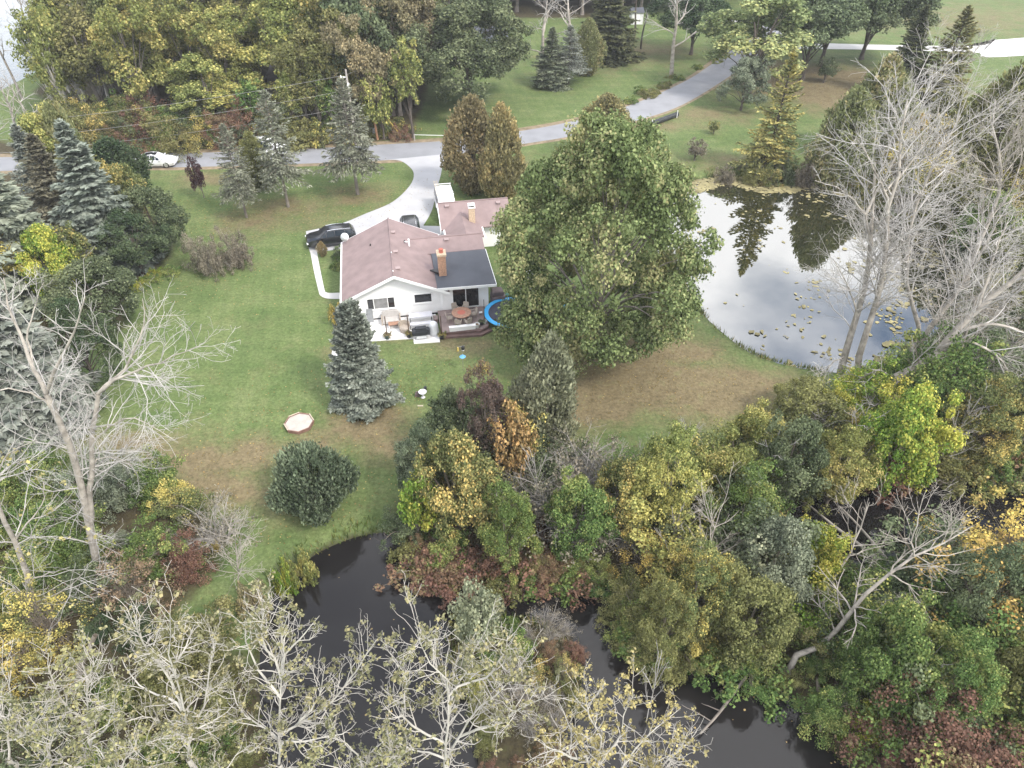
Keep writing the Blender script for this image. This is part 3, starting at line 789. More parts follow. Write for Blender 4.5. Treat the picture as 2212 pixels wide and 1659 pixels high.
# ------------------------------------------------------------------ prototypes
broad('broad_a', 11, 16, 4.6, 0.08, 300, 62, 0.27, 0.75, nl=26, lr=1.5)
broad('broad_b', 12, 17, 4.0, 0.14, 270, 62, 0.27, 0.75, amp=0.26, nl=24, lr=1.4)
broad('broad_c', 13, 14, 4.8, 0.05, 300, 60, 0.27, 0.75, amp=0.24, nl=26, lr=1.5)
broad('oak_a', 14, 17, 8.5, 0.14, 950, 78, 0.28, 0.95, amp=0.16, nl=75, lr=2.0, full=True, bottom=.75)
broad('oak_b', 15, 15, 6.5, 0.30, 680, 72, 0.27, 0.9, amp=0.2, bottom=0.45, nl=48, lr=1.9)
broad('slim', 16, 14, 2.0, 0.25, 120, 26, 0.30, 0.6, amp=0.25)
broad('small', 17, 5, 1.7, 0.15, 110, 40, 0.20, 0.5, amp=0.25)
broad('round', 18, 6, 2.8, 0.05, 270, 105, 0.118, 0.45, amp=0.24, bottom=0.8, nl=26, lr=0.9)
broad('round_b', 19, 7, 3.0, 0.05, 290, 100, 0.118, 0.45, amp=0.3, bottom=0.7, nl=24, lr=1.0)
shrub('shrub_a', 21, 3.6, 2.2, 150, 112, 0.10, 0.5)
shrub('shrub_b', 22, 3.0, 2.4, 150, 110, 0.095, 0.5)
shrub('shrub_c', 23, 4.6, 2.2, 120, 100, 0.11, 0.5, stems=30)
shrub('shrub_d', 24, 4.0, 2.4, 90, 72, 0.11, 0.5, stems=44)
shrub('shrub_low', 25, 1.5, 1.7, 110, 44, 0.14, 0.32)
shrub('shrub_twiggy', 26, 3.2, 2.2, 60, 24, 0.10, 0.45, stems=46)
conifer('spruce_a', 31, 13, 3.6, 0.03, 260, 0.10, 0.40, 1.0, 0.12)
conifer('spruce_b', 32, 12, 3.2, 0.10, 200, 0.06, 0.40, 0.75, 0.10, power=0.75)
conifer('spruce_thin', 33, 11, 3.0, 0.30, 130, 0.05, 0.36, 0.55, 0.075, power=0.7)
conifer('spruce_yard', 34, 8.6, 3.3, 0.02, 330, 0.05, 0.28, 1.3, 0.11, power=0.54, upturn=0.08)
conifer('larch_a', 35, 12, 3.0, 0.06, 150, 0.0, 0.36, 0.6, 0.10, power=0.8, upturn=0.07)
cedar('cedar_a', 41, 9, 2.6, 420, 44, 0.27, 0.55)
cedar('cedar_b', 42, 10, 2.8, 460, 44, 0.28, 0.6, tip=0.85, fat=0.36)
cedar('cedar_c', 43, 6, 2.0, 300, 36, 0.22, 0.42, fat=0.4)
cedar('juniper', 44, 4.2, 3.2, 460, 44, 0.22, 0.5, tip=0.55, fat=0.45)
FINE = prm(DEADPRM, dens=[2.0, 3.0, 2.4], rmax=[0.06, 0.026, 0.016], rmin=0.010, maxl=[4, 2, 1])
bare('bare_a', 51, 15, 3.6, 8, 0.3, FINE)
bare('bare_b', 52, 16, 3.2, 8, 0.4, FINE)
bare('bare_c', 53, 13, 4.0, 9, 0.25, FINE, leaf=0.22, leaf_n=260)
bare('bare_small', 54, 5.0, 2.0, 9, 0.3, prm(DEADPRM, dens=[2.2, 2.6, 2], rmax=[0.03, 0.014, .01], rmin=0.007, maxl=[1.8, .9, .5]))
bare('pine_high', 55, 15, 3.0, 6, 0.45, FINE, leaf=0.30, leaf_n=420)

# ------------------------------------------------------------------ the shade tree and other single trees
broad('maple_crown', 61, 17.6, 8.6, 0.04, 1050, 120, 0.205, 0.85, amp=0.16, bottom=0.93, wide=0.36, inner=0.5, limbs=40, nl=105, lr=1.9, full=True)
mx, my = G(1318, 742)
put('maple_tree', 'maple_crown', 1276, 764, 255, 486, 'maple', 'huge spreading green maple between the house and the pond', bark='bark_grey', rot=0.6)
put('spruce_tree', 'spruce_yard', 787, 864, 655, 142, 'blue', 'dense blue spruce standing alone on the back lawn by the patio', rot=1.0, bark='bark_dark')
put('juniper_bush', 'juniper', 686, 1092, 985, 192, 'juniper', 'wide rounded dark juniper bush by the stream bank on the lawn', 'bush', bark='bark_dark')
# front yard
put('spruce_tree', 'spruce_thin', 533, 470, 268, 96, 'spruce_grey', 'thin grey spruce with bare lower trunk next to the purple-leaved tree', bark='bark_grey')
put('spruce_tree', 'spruce_thin', 623, 447, 196, 120, 'spruce_grey', 'tall grey spruce with bare lower trunk, middle one of three by the road', bark='bark_grey')
put('spruce_tree', 'spruce_thin', 773, 420, 170, 132, 'spruce_grey', 'tall grey spruce beside the curve of the driveway', bark='bark_grey')
put('cedar_tree', 'cedar_c', 565, 407, 285, 66, 'olive', 'small dark evergreen tucked between the thin grey spruces', bark='bark_dark')
put('ornamental_tree', 'small', 441, 427, 336, 38, 'plum', 'small purple-leaved tree on the front lawn near the road', bark='bark_grey')
put('twiggy_bush', 'shrub_b', 456, 588, 492, 104, 'greybrown', 'low grey twiggy bush on the side lawn, joined to a second one', 'bush', bark='twig_grey')
put('twiggy_bush', 'shrub_b', 517, 575, 492, 96, 'greybrown', 'rounded brown-grey bush on the side lawn nearest the driveway', 'bush', bark='twig_grey')
put('cedar_tree', 'cedar_b', 1022, 408, 208, 128, 'bronze', 'bronze-tinged cedar behind the garage, greener one of a pair', bark='bark_dark')
put('cedar_tree', 'cedar_a', 1082, 428, 226, 112, 'bronze', 'bronze cedar behind the garage roof, lighter one of a pair', bark='bark_dark')
put('cedar_tree', 'cedar_b', 1305, 345, 204, 128, 'bronze', 'bronze cedar rising behind the big maple beside the road', bark='bark_dark')
# left-hand group
for a in [('spruce_tree','spruce_a',70,640,276,250,'paleblue','broad pale blue-green spruce at the edge of the side lawn grove'),
          ('spruce_tree','spruce_a',-30,560,260,200,'spruce_grey','grey-green spruce deep in the side lawn grove'),
          ('spruce_tree','spruce_a',256,575,266,190,'blue','drooping blue spruce behind dark shrubs on the side lawn'),
          ('spruce_tree','spruce_b',165,520,292,130,'spruce_brown','thinning brown spruce between two blue spruces'),
          ('spruce_tree','spruce_b',120,470,270,110,'dullblue','dull grey-blue spruce at the back of the grove by the lake'),
          ('spruce_tree','spruce_a',95,905,590,270,'dullblue','dark blue-grey spruce behind the dead white tree'),
          ('spruce_tree','spruce_b',215,470,250,90,'olive','pale-tipped spruce behind the drooping blue spruce'),
          ('leafy_tree','broad_c',290,530,345,118,'goldgreen','green tree turning yellow in front of the parked white car'),
          ('cedar_tree','cedar_b',275,430,300,110,'deepgreen','dark green evergreen at the road end of the grove'),
          ('leafy_tree','round',352,548,400,120,'darkgreen','grey-green bushy tree at the lawn edge of the grove'),
          ('leafy_tree','round_b',310,592,455,170,'deepgreen','very dark bushy tree with its foot on the lawn edge'),
          ('leafy_tree','round',228,700,560,160,'darkgreen','dark bushy tree beyond the dead tree on the side lawn'),
          ('leafy_tree','round_b',205,820,650,150,'deepgreen','dark low tree beneath the dead white tree'),
          ('leafy_tree','broad_c',62,650,500,150,'gold','bright golden tree in front of the pale blue spruce'),
          ('leafy_tree','round',150,660,490,120,'limegreen','lime-green tree beside the golden one'),
          ('leafy_tree','slim',212,640,480,60,'goldgreen','slender half-bare yellow tree among dark shrubs'),
          ('cedar_tree','cedar_b',180,420,225,70,'cedargreen','narrow green cedar by the lake road'),
          ('cedar_tree','cedar_a',200,415,222,46,'cedargreen','very narrow green cedar beside another by the lake road'),
          ('leafy_tree','broad_c',140,425,240,110,'yellowgreen','yellow-green tree at the end of the lake road')]:
    put(*a[:5], a[5]*1.18, *a[6:], bark='bark_dark')
# across the road
for a in [('leafy_tree','oak_a',1015,225,-40,320,'darkgreen','massive dark green oak across the road'),
          ('leafy_tree','slim',893,299,76,66,'yellowgreen','slim yellow-topped poplar at the corner of the woods'),
          ('leafy_tree','broad_b',800,290,-30,130,'tan','tall tan autumn tree behind the leaning utility pole'),
          ('leafy_tree','broad_b',740,285,-40,120,'olive','tall olive tree at the wood edge behind the spruce'),
          ('leafy_tree','broad_a',850,250,-40,150,'tan','wide tan autumn tree next to the big oak'),
          ('leafy_tree','small',830,300,155,90,'yellowgreen','small yellow-green tree beside the utility pole'),
          ('cedar_tree','cedar_b',1266,162,40,70,'cedargreen','pointed green cedar on the far lawn edge'),
          ('spruce_tree','spruce_a',1310,128,-70,150,'spruce_dark','dark yellowish spruce on the far lawn'),
          ('spruce_tree','spruce_thin',1227,182,55,84,'dullblue','dead-bottomed grey spruce beside the pointed green cedar'),
          ('spruce_tree','spruce_b',1190,188,60,86,'greygreen','grey-green spruce at the skirt of the massive oak'),
          ('leafy_tree','oak_b',1492,118,-40,190,'deepgreen','dark shady oak behind the white forked tree'),
          ('leafy_tree','broad_a',1615,205,-40,235,'paletree','pale green tree overhanging the road bend'),
          ('leafy_tree','broad_c',1600,238,120,104,'greygreen','loose grey-green tree below the pale green tree'),
          ('leafy_tree','oak_b',1714,122,-90,210,'green','oak with dark trunk beside the neighbour driveway'),
          ('leafy_tree','oak_b',1732,173,-60,250,'darkgreen','leaning dark-trunked oak over bare brown ground'),
          ('leafy_tree','oak_b',1772,143,-60,240,'darkgreen','middle oak of the group over bare brown ground'),
          ('leafy_tree','oak_b',1860,128,-60,240,'darkgreen','oak crown hanging over the neighbour driveway'),
          ('leafy_tree','small',1779,179,125,50,'darkgreen','little low-branched tree under the oaks'),
          ('larch_tree','larch_a',1655,366,106,140,'larch','golden larch at the far corner of the pond'),
          ('spruce_tree','spruce_a',1938,205,14,120,'spruce_dark','dark spruce in front of the neighbour driveway'),
          ('spruce_tree','larch_a',2020,215,14,150,'olive','open olive evergreen beside the dark spruce'),
          ('cedar_tree','cedar_b',1800,392,192,142,'cedargreen','broad cedar on the pond bank below the oaks'),
          ('cedar_tree','cedar_a',1862,335,118,150,'cedargreen','tall cedar just behind the broad pond-bank cedar'),
          ('cedar_tree','cedar_b',2100,420,140,160,'olive','tall olive cedar behind the dead pale trees'),
          ('cedar_tree','cedar_a',2040,500,360,130,'olive','short olive cedar at the wooded end of the pond'),
          ('cedar_tree','cedar_a',2010,330,190,110,'olive','olive cedar rising behind the dead tree tops'),
          ('leafy_tree','round_b',2180,330,130,130,'goldgreen','gold and green tree above the wooded end of the pond'),
          ('leafy_tree','round',2210,470,300,110,'gold','golden tree low behind the dead pale trees'),
          ('leafy_tree','round',1960,330,245,80,'gold','small golden tree glimpsed through dead branches'),
          ('leafy_tree','small',1500,347,302,50,'greybrown','little brown-leaved tree on the lawn by the pond'),
          ('leafy_tree','small',1541,290,262,30,'goldgreen','tiny yellow sapling on the lawn across from the culvert pipe'),
          ('pine_tree','pine_high',1369,86,-120,80,'greygreen','tall bare-stemmed pine on the far lawn'),
          ('pine_tree','pine_high',1384,106,-100,70,'greygreen','second bare-stemmed pine with a pale trunk')]:
    put(*a, bark='bark_dark')
for a in [('bare_tree','bare_a',1165,175,-60,150,'leafless grey tree behind the massive oak'),
          ('bare_tree','bare_b',1235,150,-90,150,'tall leafless tree over the pointed cedar'),
          ('bare_tree','bare_a',1450,165,-90,150,'white-barked forked dead tree on the far lawn'),
          ('bare_tree','bare_b',60,345,120,110,'leafless grey tree beside the lake behind the grove'),
          ('bare_tree','bare_a',115,350,130,100,'leafless twiggy tree at the lake end of the road'),
          ('bare_tree','bare_a',0,380,120,130,'leafless grey tree at the back of the grove against the lake'),
          ('bare_tree','bare_c',2060,200,40,110,'thin leafless tree in front of the open green field')]:
    put(a[0], a[1], *a[2:6], None, a[6], bark='bark_dead', twig='twig_dead')

# ------------------------------------------------------------------ the woods across the road
R0 = random.Random(77)
def in_poly(x, y, poly): return float(sdf(np.array([x]), np.array([y]), poly)[0])
pathpts = [np.array(G(u, v)) for u, v in [(600,328),(597,270),(590,220),(588,160),(597,120)]]
def near_path(x, y):
    d = 99
    for a, b in zip(pathpts[:-1], pathpts[1:]):
        e = b-a; t = max(0, min(1, np.dot(np.array([x, y])-a, e)/np.dot(e, e))); d = min(d, np.linalg.norm(np.array([x, y])-a-t*e))
    return d
WOOD_LABEL = {'yellowgreen':'yellow-green tree in the woods across the road','green':'mid green tree in the woods across the road','tan':'tan autumn tree in the woods across the road',
              'olive':'olive green tree in the woods across the road','goldgreen':'green tree with golden patches in the woods across the road', 'darkgreen':'dark green tree deep in the woods across the road', None:'leafless grey tree in the woods across the road'}
def scatter(poly, spacing, n, rnd, keep=0.0):
    P = np.array(poly); lo, hi = P.min(0), P.max(0); pts = []
    for _ in range(n):
        x, y = rnd.uniform(lo[0], hi[0]), rnd.uniform(lo[1], hi[1])
        if in_poly(x, y, poly) < keep: continue
        if any((x-a)**2+(y-b)**2 < spacing**2 for a, b in pts): continue
        pts.append((x, y))
    return pts
VISW = [p for p in WOODS if p[1] < 250]
LANDW = [('near the woodland path', G(595,200)), ('near the woodland path', G(597,270)), ('behind the utility poles', G(790,280)), ('beside the massive oak', G(960,190)), ('along the lake shore', G(120,200)), ('along the lake shore', (-88,125)), ('facing the parked white car', G(340,300)), ('facing the thin grey spruces', G(520,300)),
         ('deep behind the front rows', (-50,125)), ('deep behind the front rows', (-30,120)), ('at the far back of the wood', (-40,160)), ('at the far back of the wood', (-10,165)), ('at the far back of the wood', (25,170)), ('at the far back of the wood', (-75,165)), ('in the second row from the road', (-45,104)), ('in the second row from the road', (-60,104))]
def landmark(x, y, L): return min(L, key=lambda a: (a[1][0]-x)**2+(a[1][1]-y)**2)[0]
TREEW = {'yellowgreen': 'yellow-green', 'green': 'mid green', 'tan': 'tan autumn', 'olive': 'olive', 'goldgreen': 'gold-flecked green', 'darkgreen': 'dark green', None: 'leafless grey'}
spots = scatter([(-125, 80), (-13, 86), (-8, 112), (0, 132), (26, 134), (30, 150), (60, 172), (40, 196), (-70, 196), (-120, 180)], 4.2, 3600, R0)
for x, y in spots:
    if in_poly(x, y, LAKE) > -1.2 or (in_poly(x, y, WOODS) < 0.5 and 80 < y < 150 and x > -62): continue
    if x <= -62 and (y < 84.5 or in_poly(x, y, LEFTGRP) > 0): continue
    if near_path(x, y) < 2.4: continue
    if y > 125 and x > 12 and y < 150: continue
    pick = R0.random()
    lf = ('yellowgreen' if pick < .36 else 'goldgreen' if pick < .44 else 'green' if pick < .58 else 'olive' if pick < .80 else 'tan' if pick < .92 else None)
    if x > -22: lf = R0.choice(['tan', 'olive', 'tan', 'darkgreen', 'yellowgreen'])
    if y > 150 and x > -10: lf = R0.choice(['darkgreen', 'green', 'olive'])
    if x < -62: lf = R0.choice([None, None, 'yellowgreen', 'yellowgreen', 'olive'])
    uc = 1106+FPX*x/(y*CT+(CAM_H-9)*ST)
    if uc < 105 and (lf or R0.random() < 0.45): continue
    if y < 88.6 and x > -50: continue
    front = y < 91
    H = R0.uniform(14, 20) * (0.66 if front else 1)
    s = R0.uniform(0.75, 1.1)
    if lf is None: k = R0.choice(['bare_a', 'bare_b', 'bare_c'])
    else: k = R0.choice(['broad_a', 'broad_c'] if front else ['broad_a', 'broad_b', 'broad_c', 'broad_b'])
    size = 'tall ' if H > 17.5 else 'short ' if H < 12 else ''
    size += 'broad ' if s > 1.0 else 'narrow ' if s < 0.83 else ''
    lb = size+TREEW[lf]+' woodland tree '+landmark(x, y, LANDW)
    if lf is None: plant('bare_tree', k, (x, y, tz(x, y)), (s, s, H/PROTO[k]['H']), R0.random()*6.28, None, 'bark_grey', 'twig_grey', lb, 'tree', lb)
    else: plant('leafy_tree', k, (x, y, tz(x, y)), (s*1.08, s*1.08, H/PROTO[k]['H']), R0.random()*6.28, lf, 'bark_grey', None, lb, 'tree', lb)
for u, v, vt, w, m, lb in [(640,300,150,60,'yellowgreen','slender yellow-green tree on the sunny side of the woodland path'),(668,292,105,70,'olive','slender olive tree a few steps from the woodland path'),(695,296,130,60,'goldgreen','slim gold-flecked tree behind the middle grey spruce'),(655,262,60,80,'yellowgreen','taller slim tree behind the path-side saplings'),(705,262,40,90,'olive','tall slim olive tree behind the driveway spruce'),(560,306,170,70,'green','slim green tree on the shady side of the woodland path'),(725,298,170,60,'green','slim green tree behind the driveway spruce')]:
    put('leafy_tree', 'slim', u, v, vt, w, m, lb, bark='bark_grey')
# white birch stems at the lake side of the woods
for u, v in [(172,205),(185,175),(215,165),(150,190),(130,215),(165,250),(235,170),(200,235)]:
    x, y = G(u, v+40)
    plant('birch_tree', 'slim', (x, y, tz(x, y)), (0.8, .8, R0.uniform(.9, 1.1)), R0.random()*6, 'yellowgreen', 'bark_white', None, 'slim white-stemmed birch at the lake side of the woods', 'tree', 'birches by the lake')
# understorey along the far road edge
def hedge(pts, n, kinds, mats, jitter, hs, group, labels, rnd, name='roadside_shrub'):
    C_ = catmull([np.array(G(u, v)) for u, v in pts], 10)
    for i in range(n):
        p = C_[min(len(C_)-1, int(rnd.random()*len(C_)))]; x = p[0]+rnd.uniform(-.5, .5)*jitter; y = p[1]+rnd.random()*jitter
        k = rnd.choice(kinds); m = rnd.choice(mats); h = rnd.uniform(*hs); s = h/PROTO[k]['H']
        plant(name, k, (x, y, tz(x, y)-.03), (s*rnd.uniform(.85, 1.2), s*rnd.uniform(.85, 1.2), s), rnd.random()*6.28, m, 'bark_brown', None, labels[m], 'shrub', group)
hedge([(240,326),(470,320),(560,317)], 36, ['shrub_a', 'shrub_b', 'shrub_c'], ['green', 'goldgreen', 'olive', 'russet', 'darkgreen'], 4.0, (2.4, 5.2), 'roadside shrubs below the woods',
      {m: w+' shrub along the far edge of the road below the woods' for m, w in [('green', 'green'), ('goldgreen', 'yellow-green'), ('olive', 'olive'), ('russet', 'reddish brown'), ('darkgreen', 'dark green')]}, R0)
hedge([(105,322),(170,318),(240,318)], 12, ['shrub_c', 'shrub_a'], ['goldgreen', 'olive', 'green'], 5.0, (3.0, 5.5), 'tall shrubs at the lake end of the road', {m: w+' tall shrub at the lake end of the road' for m, w in [('green', 'green'), ('goldgreen', 'gold-flecked'), ('olive', 'olive')]}, R0)
hedge([(632,312),(760,303),(890,296)], 22, ['shrub_b', 'shrub_low', 'shrub_a'], ['green', 'goldgreen', 'olive'], 2.5, (1.0, 2.6), 'roadside shrubs by the utility poles',
      {m: w+' shrub at the wood edge by the utility poles' for m, w in [('green', 'green'), ('goldgreen', 'yellow-green'), ('olive', 'olive')]}, R0)
put('shrub', 'shrub_low', 862, 300, 268, 62, 'russet', 'reddish brown shrub between the utility pole and the poplar', 'shrub', 'bark_brown')

# ------------------------------------------------------------------ dead and leaning trees, traced limb by limb
RK = 0.66
def limb(pts, Y0, Y1, r0, r1):
    n = len(pts); r0 *= RK; r1 *= RK
    return ([W(u, v, Y0+(Y1-Y0)*i/(n-1)) for i, (u, v) in enumerate(pts)], r0, r1)
def rooted(name, key, seed, limbs, label, p=None, leaf=None, bark='bark_dead', twig='twig_dead', n_sub=10, cat='tree', group=None, leafsize=0.0, **kw):
    b = limbs[0][0][0]; g = np.array([b[0], b[1], tz(b[0], b[1])-0.08])
    limbs[0][0][0] = tuple(g)
    limbed(key, seed, limbs, n_sub, p or DEADPRM, leaf=leafsize, **kw)
    return plant(name, key, tuple(g), leaf=leaf, bark=bark, twig=twig, label=label, cat=cat, group=group)
DEAD2 = prm(DEADPRM, dens=[2.0, 3.4, 3.4], rmax=[0.036, 0.016, 0.010], rmin=0.006, maxl=[3.6, 1.9, 1.0])
yb = G(215, 1250)[1]
rooted('dead_tree', 'dead_left', 71, [
    limb([(215,1250),(192,1130),(165,1005),(125,905),(100,850)], yb, yb, 0.34, 0.19),
    limb([(100,850),(72,790),(45,730),(18,660),(8,600)], yb, yb+1.5, 0.16, 0.03),
    limb([(100,850),(128,780),(165,705),(185,640)], yb, yb-1, 0.13, 0.03),
    limb([(112,880),(70,850),(20,840),(-30,850)], yb, yb-1.2, 0.09, 0.03),
    limb([(72,790),(60,730),(75,660),(95,610)], yb+.4, yb+2, 0.08, 0.02),
    limb([(193,1135),(196,1040),(203,930),(212,850)], yb, yb+.5, 0.24, 0.15),
    limb([(212,850),(238,825),(266,800),(292,752),(312,700),(308,645)], yb+.5, yb+1.5, 0.12, 0.02),
    limb([(214,845),(262,815),(320,790),(385,768),(425,748)], yb+.5, yb-.5, 0.11, 0.02),
    limb([(203,950),(250,915),(310,905),(375,950)], yb+.4, yb-1, 0.08, 0.02),
    limb([(200,990),(240,985),(285,1005),(300,1040)], yb+.4, yb+1.2, 0.06, 0.02),
    ], 'tall dead white-limbed tree with two trunks on the side lawn', DEAD2)
yb = G(75, 1335)[1]
rooted('dead_tree', 'dead_corner', 72, [
    limb([(78,1335),(52,1225),(18,1140),(-8,1080),(-30,1000)], yb, yb, 0.26, 0.10),
    limb([(30,1170),(60,1130),(90,1090),(95,1040)], yb, yb+1, 0.08, 0.02),
    limb([(-8,1080),(0,1010),(40,960),(80,950)], yb, yb-.5, 0.08, 0.02),
    limb([(60,1250),(110,1240),(150,1225)], yb, yb-1.5, 0.07, 0.02),
    limb([(66,1290),(20,1270),(-20,1290)], yb, yb-1.5, 0.07, 0.02),
    limb([(70,1300),(110,1290),(160,1260),(180,1240)], yb, yb-2, 0.07, 0.02)], 'half-dead tree with a few yellow leaves beside the tall dead one', prm(DEAD2, dens=[1.3, 2.4, 2.2]), leaf='cottonyellow', leafsize=0.15, leaf_frac=0.05, lpc=7)
# pale dead trees at the foot of the pond
RK = 1.05
DEAD3 = prm(DEADPRM, dens=[1.8, 2.7, 2.6], rmax=[0.05, 0.018, 0.011], rmin=0.008, maxl=[5.5, 2.4, 1.2])
yb = G(1888, 892)[1]
rooted('dead_tree', 'dead_r1', 73, [
    limb([(1888,892),(1905,852),(1931,820),(1975,797),(2025,760),(2108,672),(2175,618),(2235,560)], yb, yb+1.5, 0.44, 0.10),
    limb([(2025,760),(2060,735),(2120,745),(2170,790),(2190,850)], yb+.6, yb-1, 0.12, 0.02),
    limb([(2108,672),(2130,610),(2150,540),(2180,470)], yb+1, yb+3, 0.12, 0.02),
    limb([(1975,797),(1930,830),(1870,900),(1800,930),(1750,925)], yb+.5, yb-2.5, 0.08, 0.02),
    limb([(2070,715),(2140,700),(2212,720),(2260,760)], yb+.8, yb-.5, 0.12, 0.03),
    limb([(1931,820),(1900,800),(1860,815),(1830,850)], yb+.4, yb+1, 0.07, 0.02)], 'thick grey dead tree leaning over the thicket below the pond', DEAD3)
yb = G(1815, 808)[1]
rooted('dead_tree', 'dead_r2', 74, [
    limb([(1815,808),(1832,740),(1850,686),(1872,600),(1882,500),(1886,430),(1890,350)], yb, yb+2, 0.27, 0.06),
    limb([(1850,686),(1840,640),(1815,590),(1800,560)], yb, yb-.5, 0.07, 0.02),
    limb([(1882,500),(1850,440),(1800,400),(1760,390)], yb+1, yb+.5, 0.09, 0.02),
    limb([(1886,430),(1920,370),(1945,320),(1930,250)], yb+1.3, yb+3, 0.09, 0.02),
    limb([(1872,600),(1905,540),(1940,500)], yb+.8, yb+0, 0.07, 0.02),
    limb([(1825,770),(1790,790),(1760,830)], yb, yb-1, 0.06, 0.02)], 'pale dead tree rising in front of the pond water', DEAD3)
yb = G(1850, 822)[1]
rooted('dead_tree', 'dead_r3', 75, [
    limb([(1850,822),(1862,745),(1891,663),(1912,560),(1921,433),(1941,383),(1948,267),(1960,215)], yb, yb+2.5, 0.25, 0.05),
    limb([(1921,433),(1895,380),(1870,330),(1850,300)], yb+1.5, yb+1, 0.08, 0.02),
    limb([(1941,383),(1985,330),(2010,290),(2030,220)], yb+2, yb+3, 0.08, 0.02),
    limb([(1912,560),(1955,520),(2000,500)], yb+1, yb, 0.07, 0.02),
    limb([(1891,663),(1930,640),(1965,650)], yb+1, yb, 0.05, 0.02)], 'second pale dead tree with many fine twigs in front of the pond', DEAD3)
yb = G(1935, 800)[1]
rooted('dead_tree', 'dead_r4', 76, [
    limb([(1935,800),(1960,770),(1988,740),(2025,687),(2075,619),(2020,540),(1974,450)][:5] + [(2108,563),(2150,490)], yb, yb+2, 0.26, 0.05),
    limb([(1988,740),(1975,650),(1945,553),(1974,450),(2025,367),(2048,317),(2075,250)], yb+.6, yb+3, 0.17, 0.03),
    limb([(2025,367),(1990,320),(1985,260)], yb+2, yb+3.5, 0.06, 0.02),
    limb([(2025,367),(2075,350),(2110,310)], yb+2, yb+1.5, 0.06, 0.02),
    limb([(2075,619),(2040,560),(2050,500)], yb+1.6, yb+1, 0.07, 0.02)], 'grey dead tree leaning across the thick one below the pond', DEAD3)
yb = G(2000, 880)[1]
rooted('dead_tree', 'dead_r5', 77, [
    limb([(2000,880),(2012,845),(2030,812),(2062,780),(2082,740),(2110,640)], yb, yb+1.5, 0.20, 0.05),
    limb([(2030,812),(2025,760),(2035,700),(2020,620)], yb+.4, yb+2, 0.09, 0.02),
    limb([(2062,780),(2100,780),(2130,830),(2160,900)], yb+.6, yb-1, 0.06, 0.02)], 'forked dead tree with brown bark in the thicket', DEAD3)
yb = G(2085, 640)[1]
rooted('dead_tree', 'dead_r6', 78, [
    limb([(2085,640),(2104,553),(2141,467),(2161,400),(2155,317),(2141,267),(2150,215)], yb, yb+2, 0.22, 0.05),
    limb([(2141,467),(2180,420),(2205,350),(2200,280)], yb+.8, yb+2, 0.09, 0.02),
    limb([(2161,400),(2120,350),(2090,330)], yb+1, yb+.5, 0.07, 0.02),
    limb([(2104,553),(2070,510),(2060,470)], yb+.5, yb, 0.06, 0.02),
    limb([(2104,553),(2160,520),(2220,480)], yb+.5, yb, 0.08, 0.02)], 'dead pale tree at the wooded end of the pond', DEAD3)
# leaning dead trees in the right-hand thicket
RK = 0.66
yb = G(1703, 1450)[1]
BARK5 = prm(DEADPRM, dens=[2.2, 3.0, 2.2], rmax=[0.05, 0.022, 0.013], rmin=0.008, t0=[0.3, .12, .1], maxl=[2.6, 1.3, .7])
rooted('leaning_tree', 'lean_1', 81, [
    limb([(1703,1450),(1728,1406),(1774,1396),(1825,1339),(1875,1273),(1918,1242),(1974,1205),(2041,1172),(2101,1136)], yb, yb+2.2, 0.25, 0.03),
    limb([(1918,1242),(1960,1260),(1990,1300),(2000,1340)], yb+1.2, yb+.6, 0.06, 0.015),
    limb([(1974,1205),(1975,1140),(1990,1090),(2000,1060)], yb+1.5, yb+2.5, 0.06, 0.015),
    limb([(2041,1172),(2080,1130),(2075,1100)], yb+2, yb+2.4, 0.04, 0.012),
    limb([(1850,1310),(1890,1320),(1930,1330)], yb+.8, yb, 0.05, 0.012)], 'bent leaning dead trunk in the thicket beside the stream', BARK5)
yb = G(1771, 1305)[1]
rooted('leaning_tree', 'lean_2', 82, [
    limb([(1771,1305),(1808,1240),(1841,1180),(1860,1140),(1878,1085)], yb, yb+1.5, 0.15, 0.03),
    limb([(1841,1180),(1830,1120),(1845,1080)], yb+.8, yb+1, 0.04, 0.012)], 'straight leaning dead stem in front of the dark channel', BARK5)
yb = G(1511, 1285)[1]
rooted('leaning_tree', 'lean_3', 83, [
    limb([(1511,1285),(1521,1235),(1531,1189),(1545,1140),(1556,1100)], yb, yb+.8, 0.13, 0.03),
    limb([(1545,1140),(1520,1110),(1500,1090)], yb+.5, yb+1, 0.04, 0.012)], 'broken grey stem among yellow leaves', prm(BARK5, dens=[3, 3, 2]))
yb = G(1875, 1215)[1]
def log(name, pts, r0, r1, label, mat='bark_dead', zoff=0.12):
    P = []
    for u, v in pts:
        x, y = G(u, v, WATER_Z+zoff); P.append((x, y, max(WATER_Z, tz(x, y))+zoff))
    b = np.array(P[0]); q = resample([np.array(p)-b for p in P], 9)
    rng = np.random.default_rng(len(label)); tw = [[], [], []]
    L = (q, np.linspace(r0, r1, 9)); ramify(rng, L, 0, 1, tw, prm(BARK5, dens=[0.8, 1, 1], up=.1))
    r = thing(name, label, 'log', tuple(b))
    obj('trunk', tube_mesh('log_trunk', [([L], 8), (tw[0], 4)]), mat, r)
    return r
log('fallen_trunk', [(1610,1462),(1574,1512),(1545,1550),(1512,1585)], 0.09, 0.05, 'fallen grey trunk slanting from the thicket into the stream', 'bark_grey', zoff=0.25)
log('fallen_trunk', [(1905,1215),(1860,1180),(1800,1135),(1740,1085)], 0.14, 0.05, 'long fallen trunk lying across the dark channel', zoff=0.5)
log('fallen_trunk', [(1915,1208),(1880,1165),(1840,1120),(1815,1095)], 0.11, 0.04, 'shorter fallen trunk crossing the dark channel beside a longer one', zoff=0.45)
log('fallen_trunk', [(1760,1480),(1764,1530),(1772,1580)], 0.10, 0.06, 'mossy brown log standing out of the stream margin', 'bark_brown', zoff=0.3)
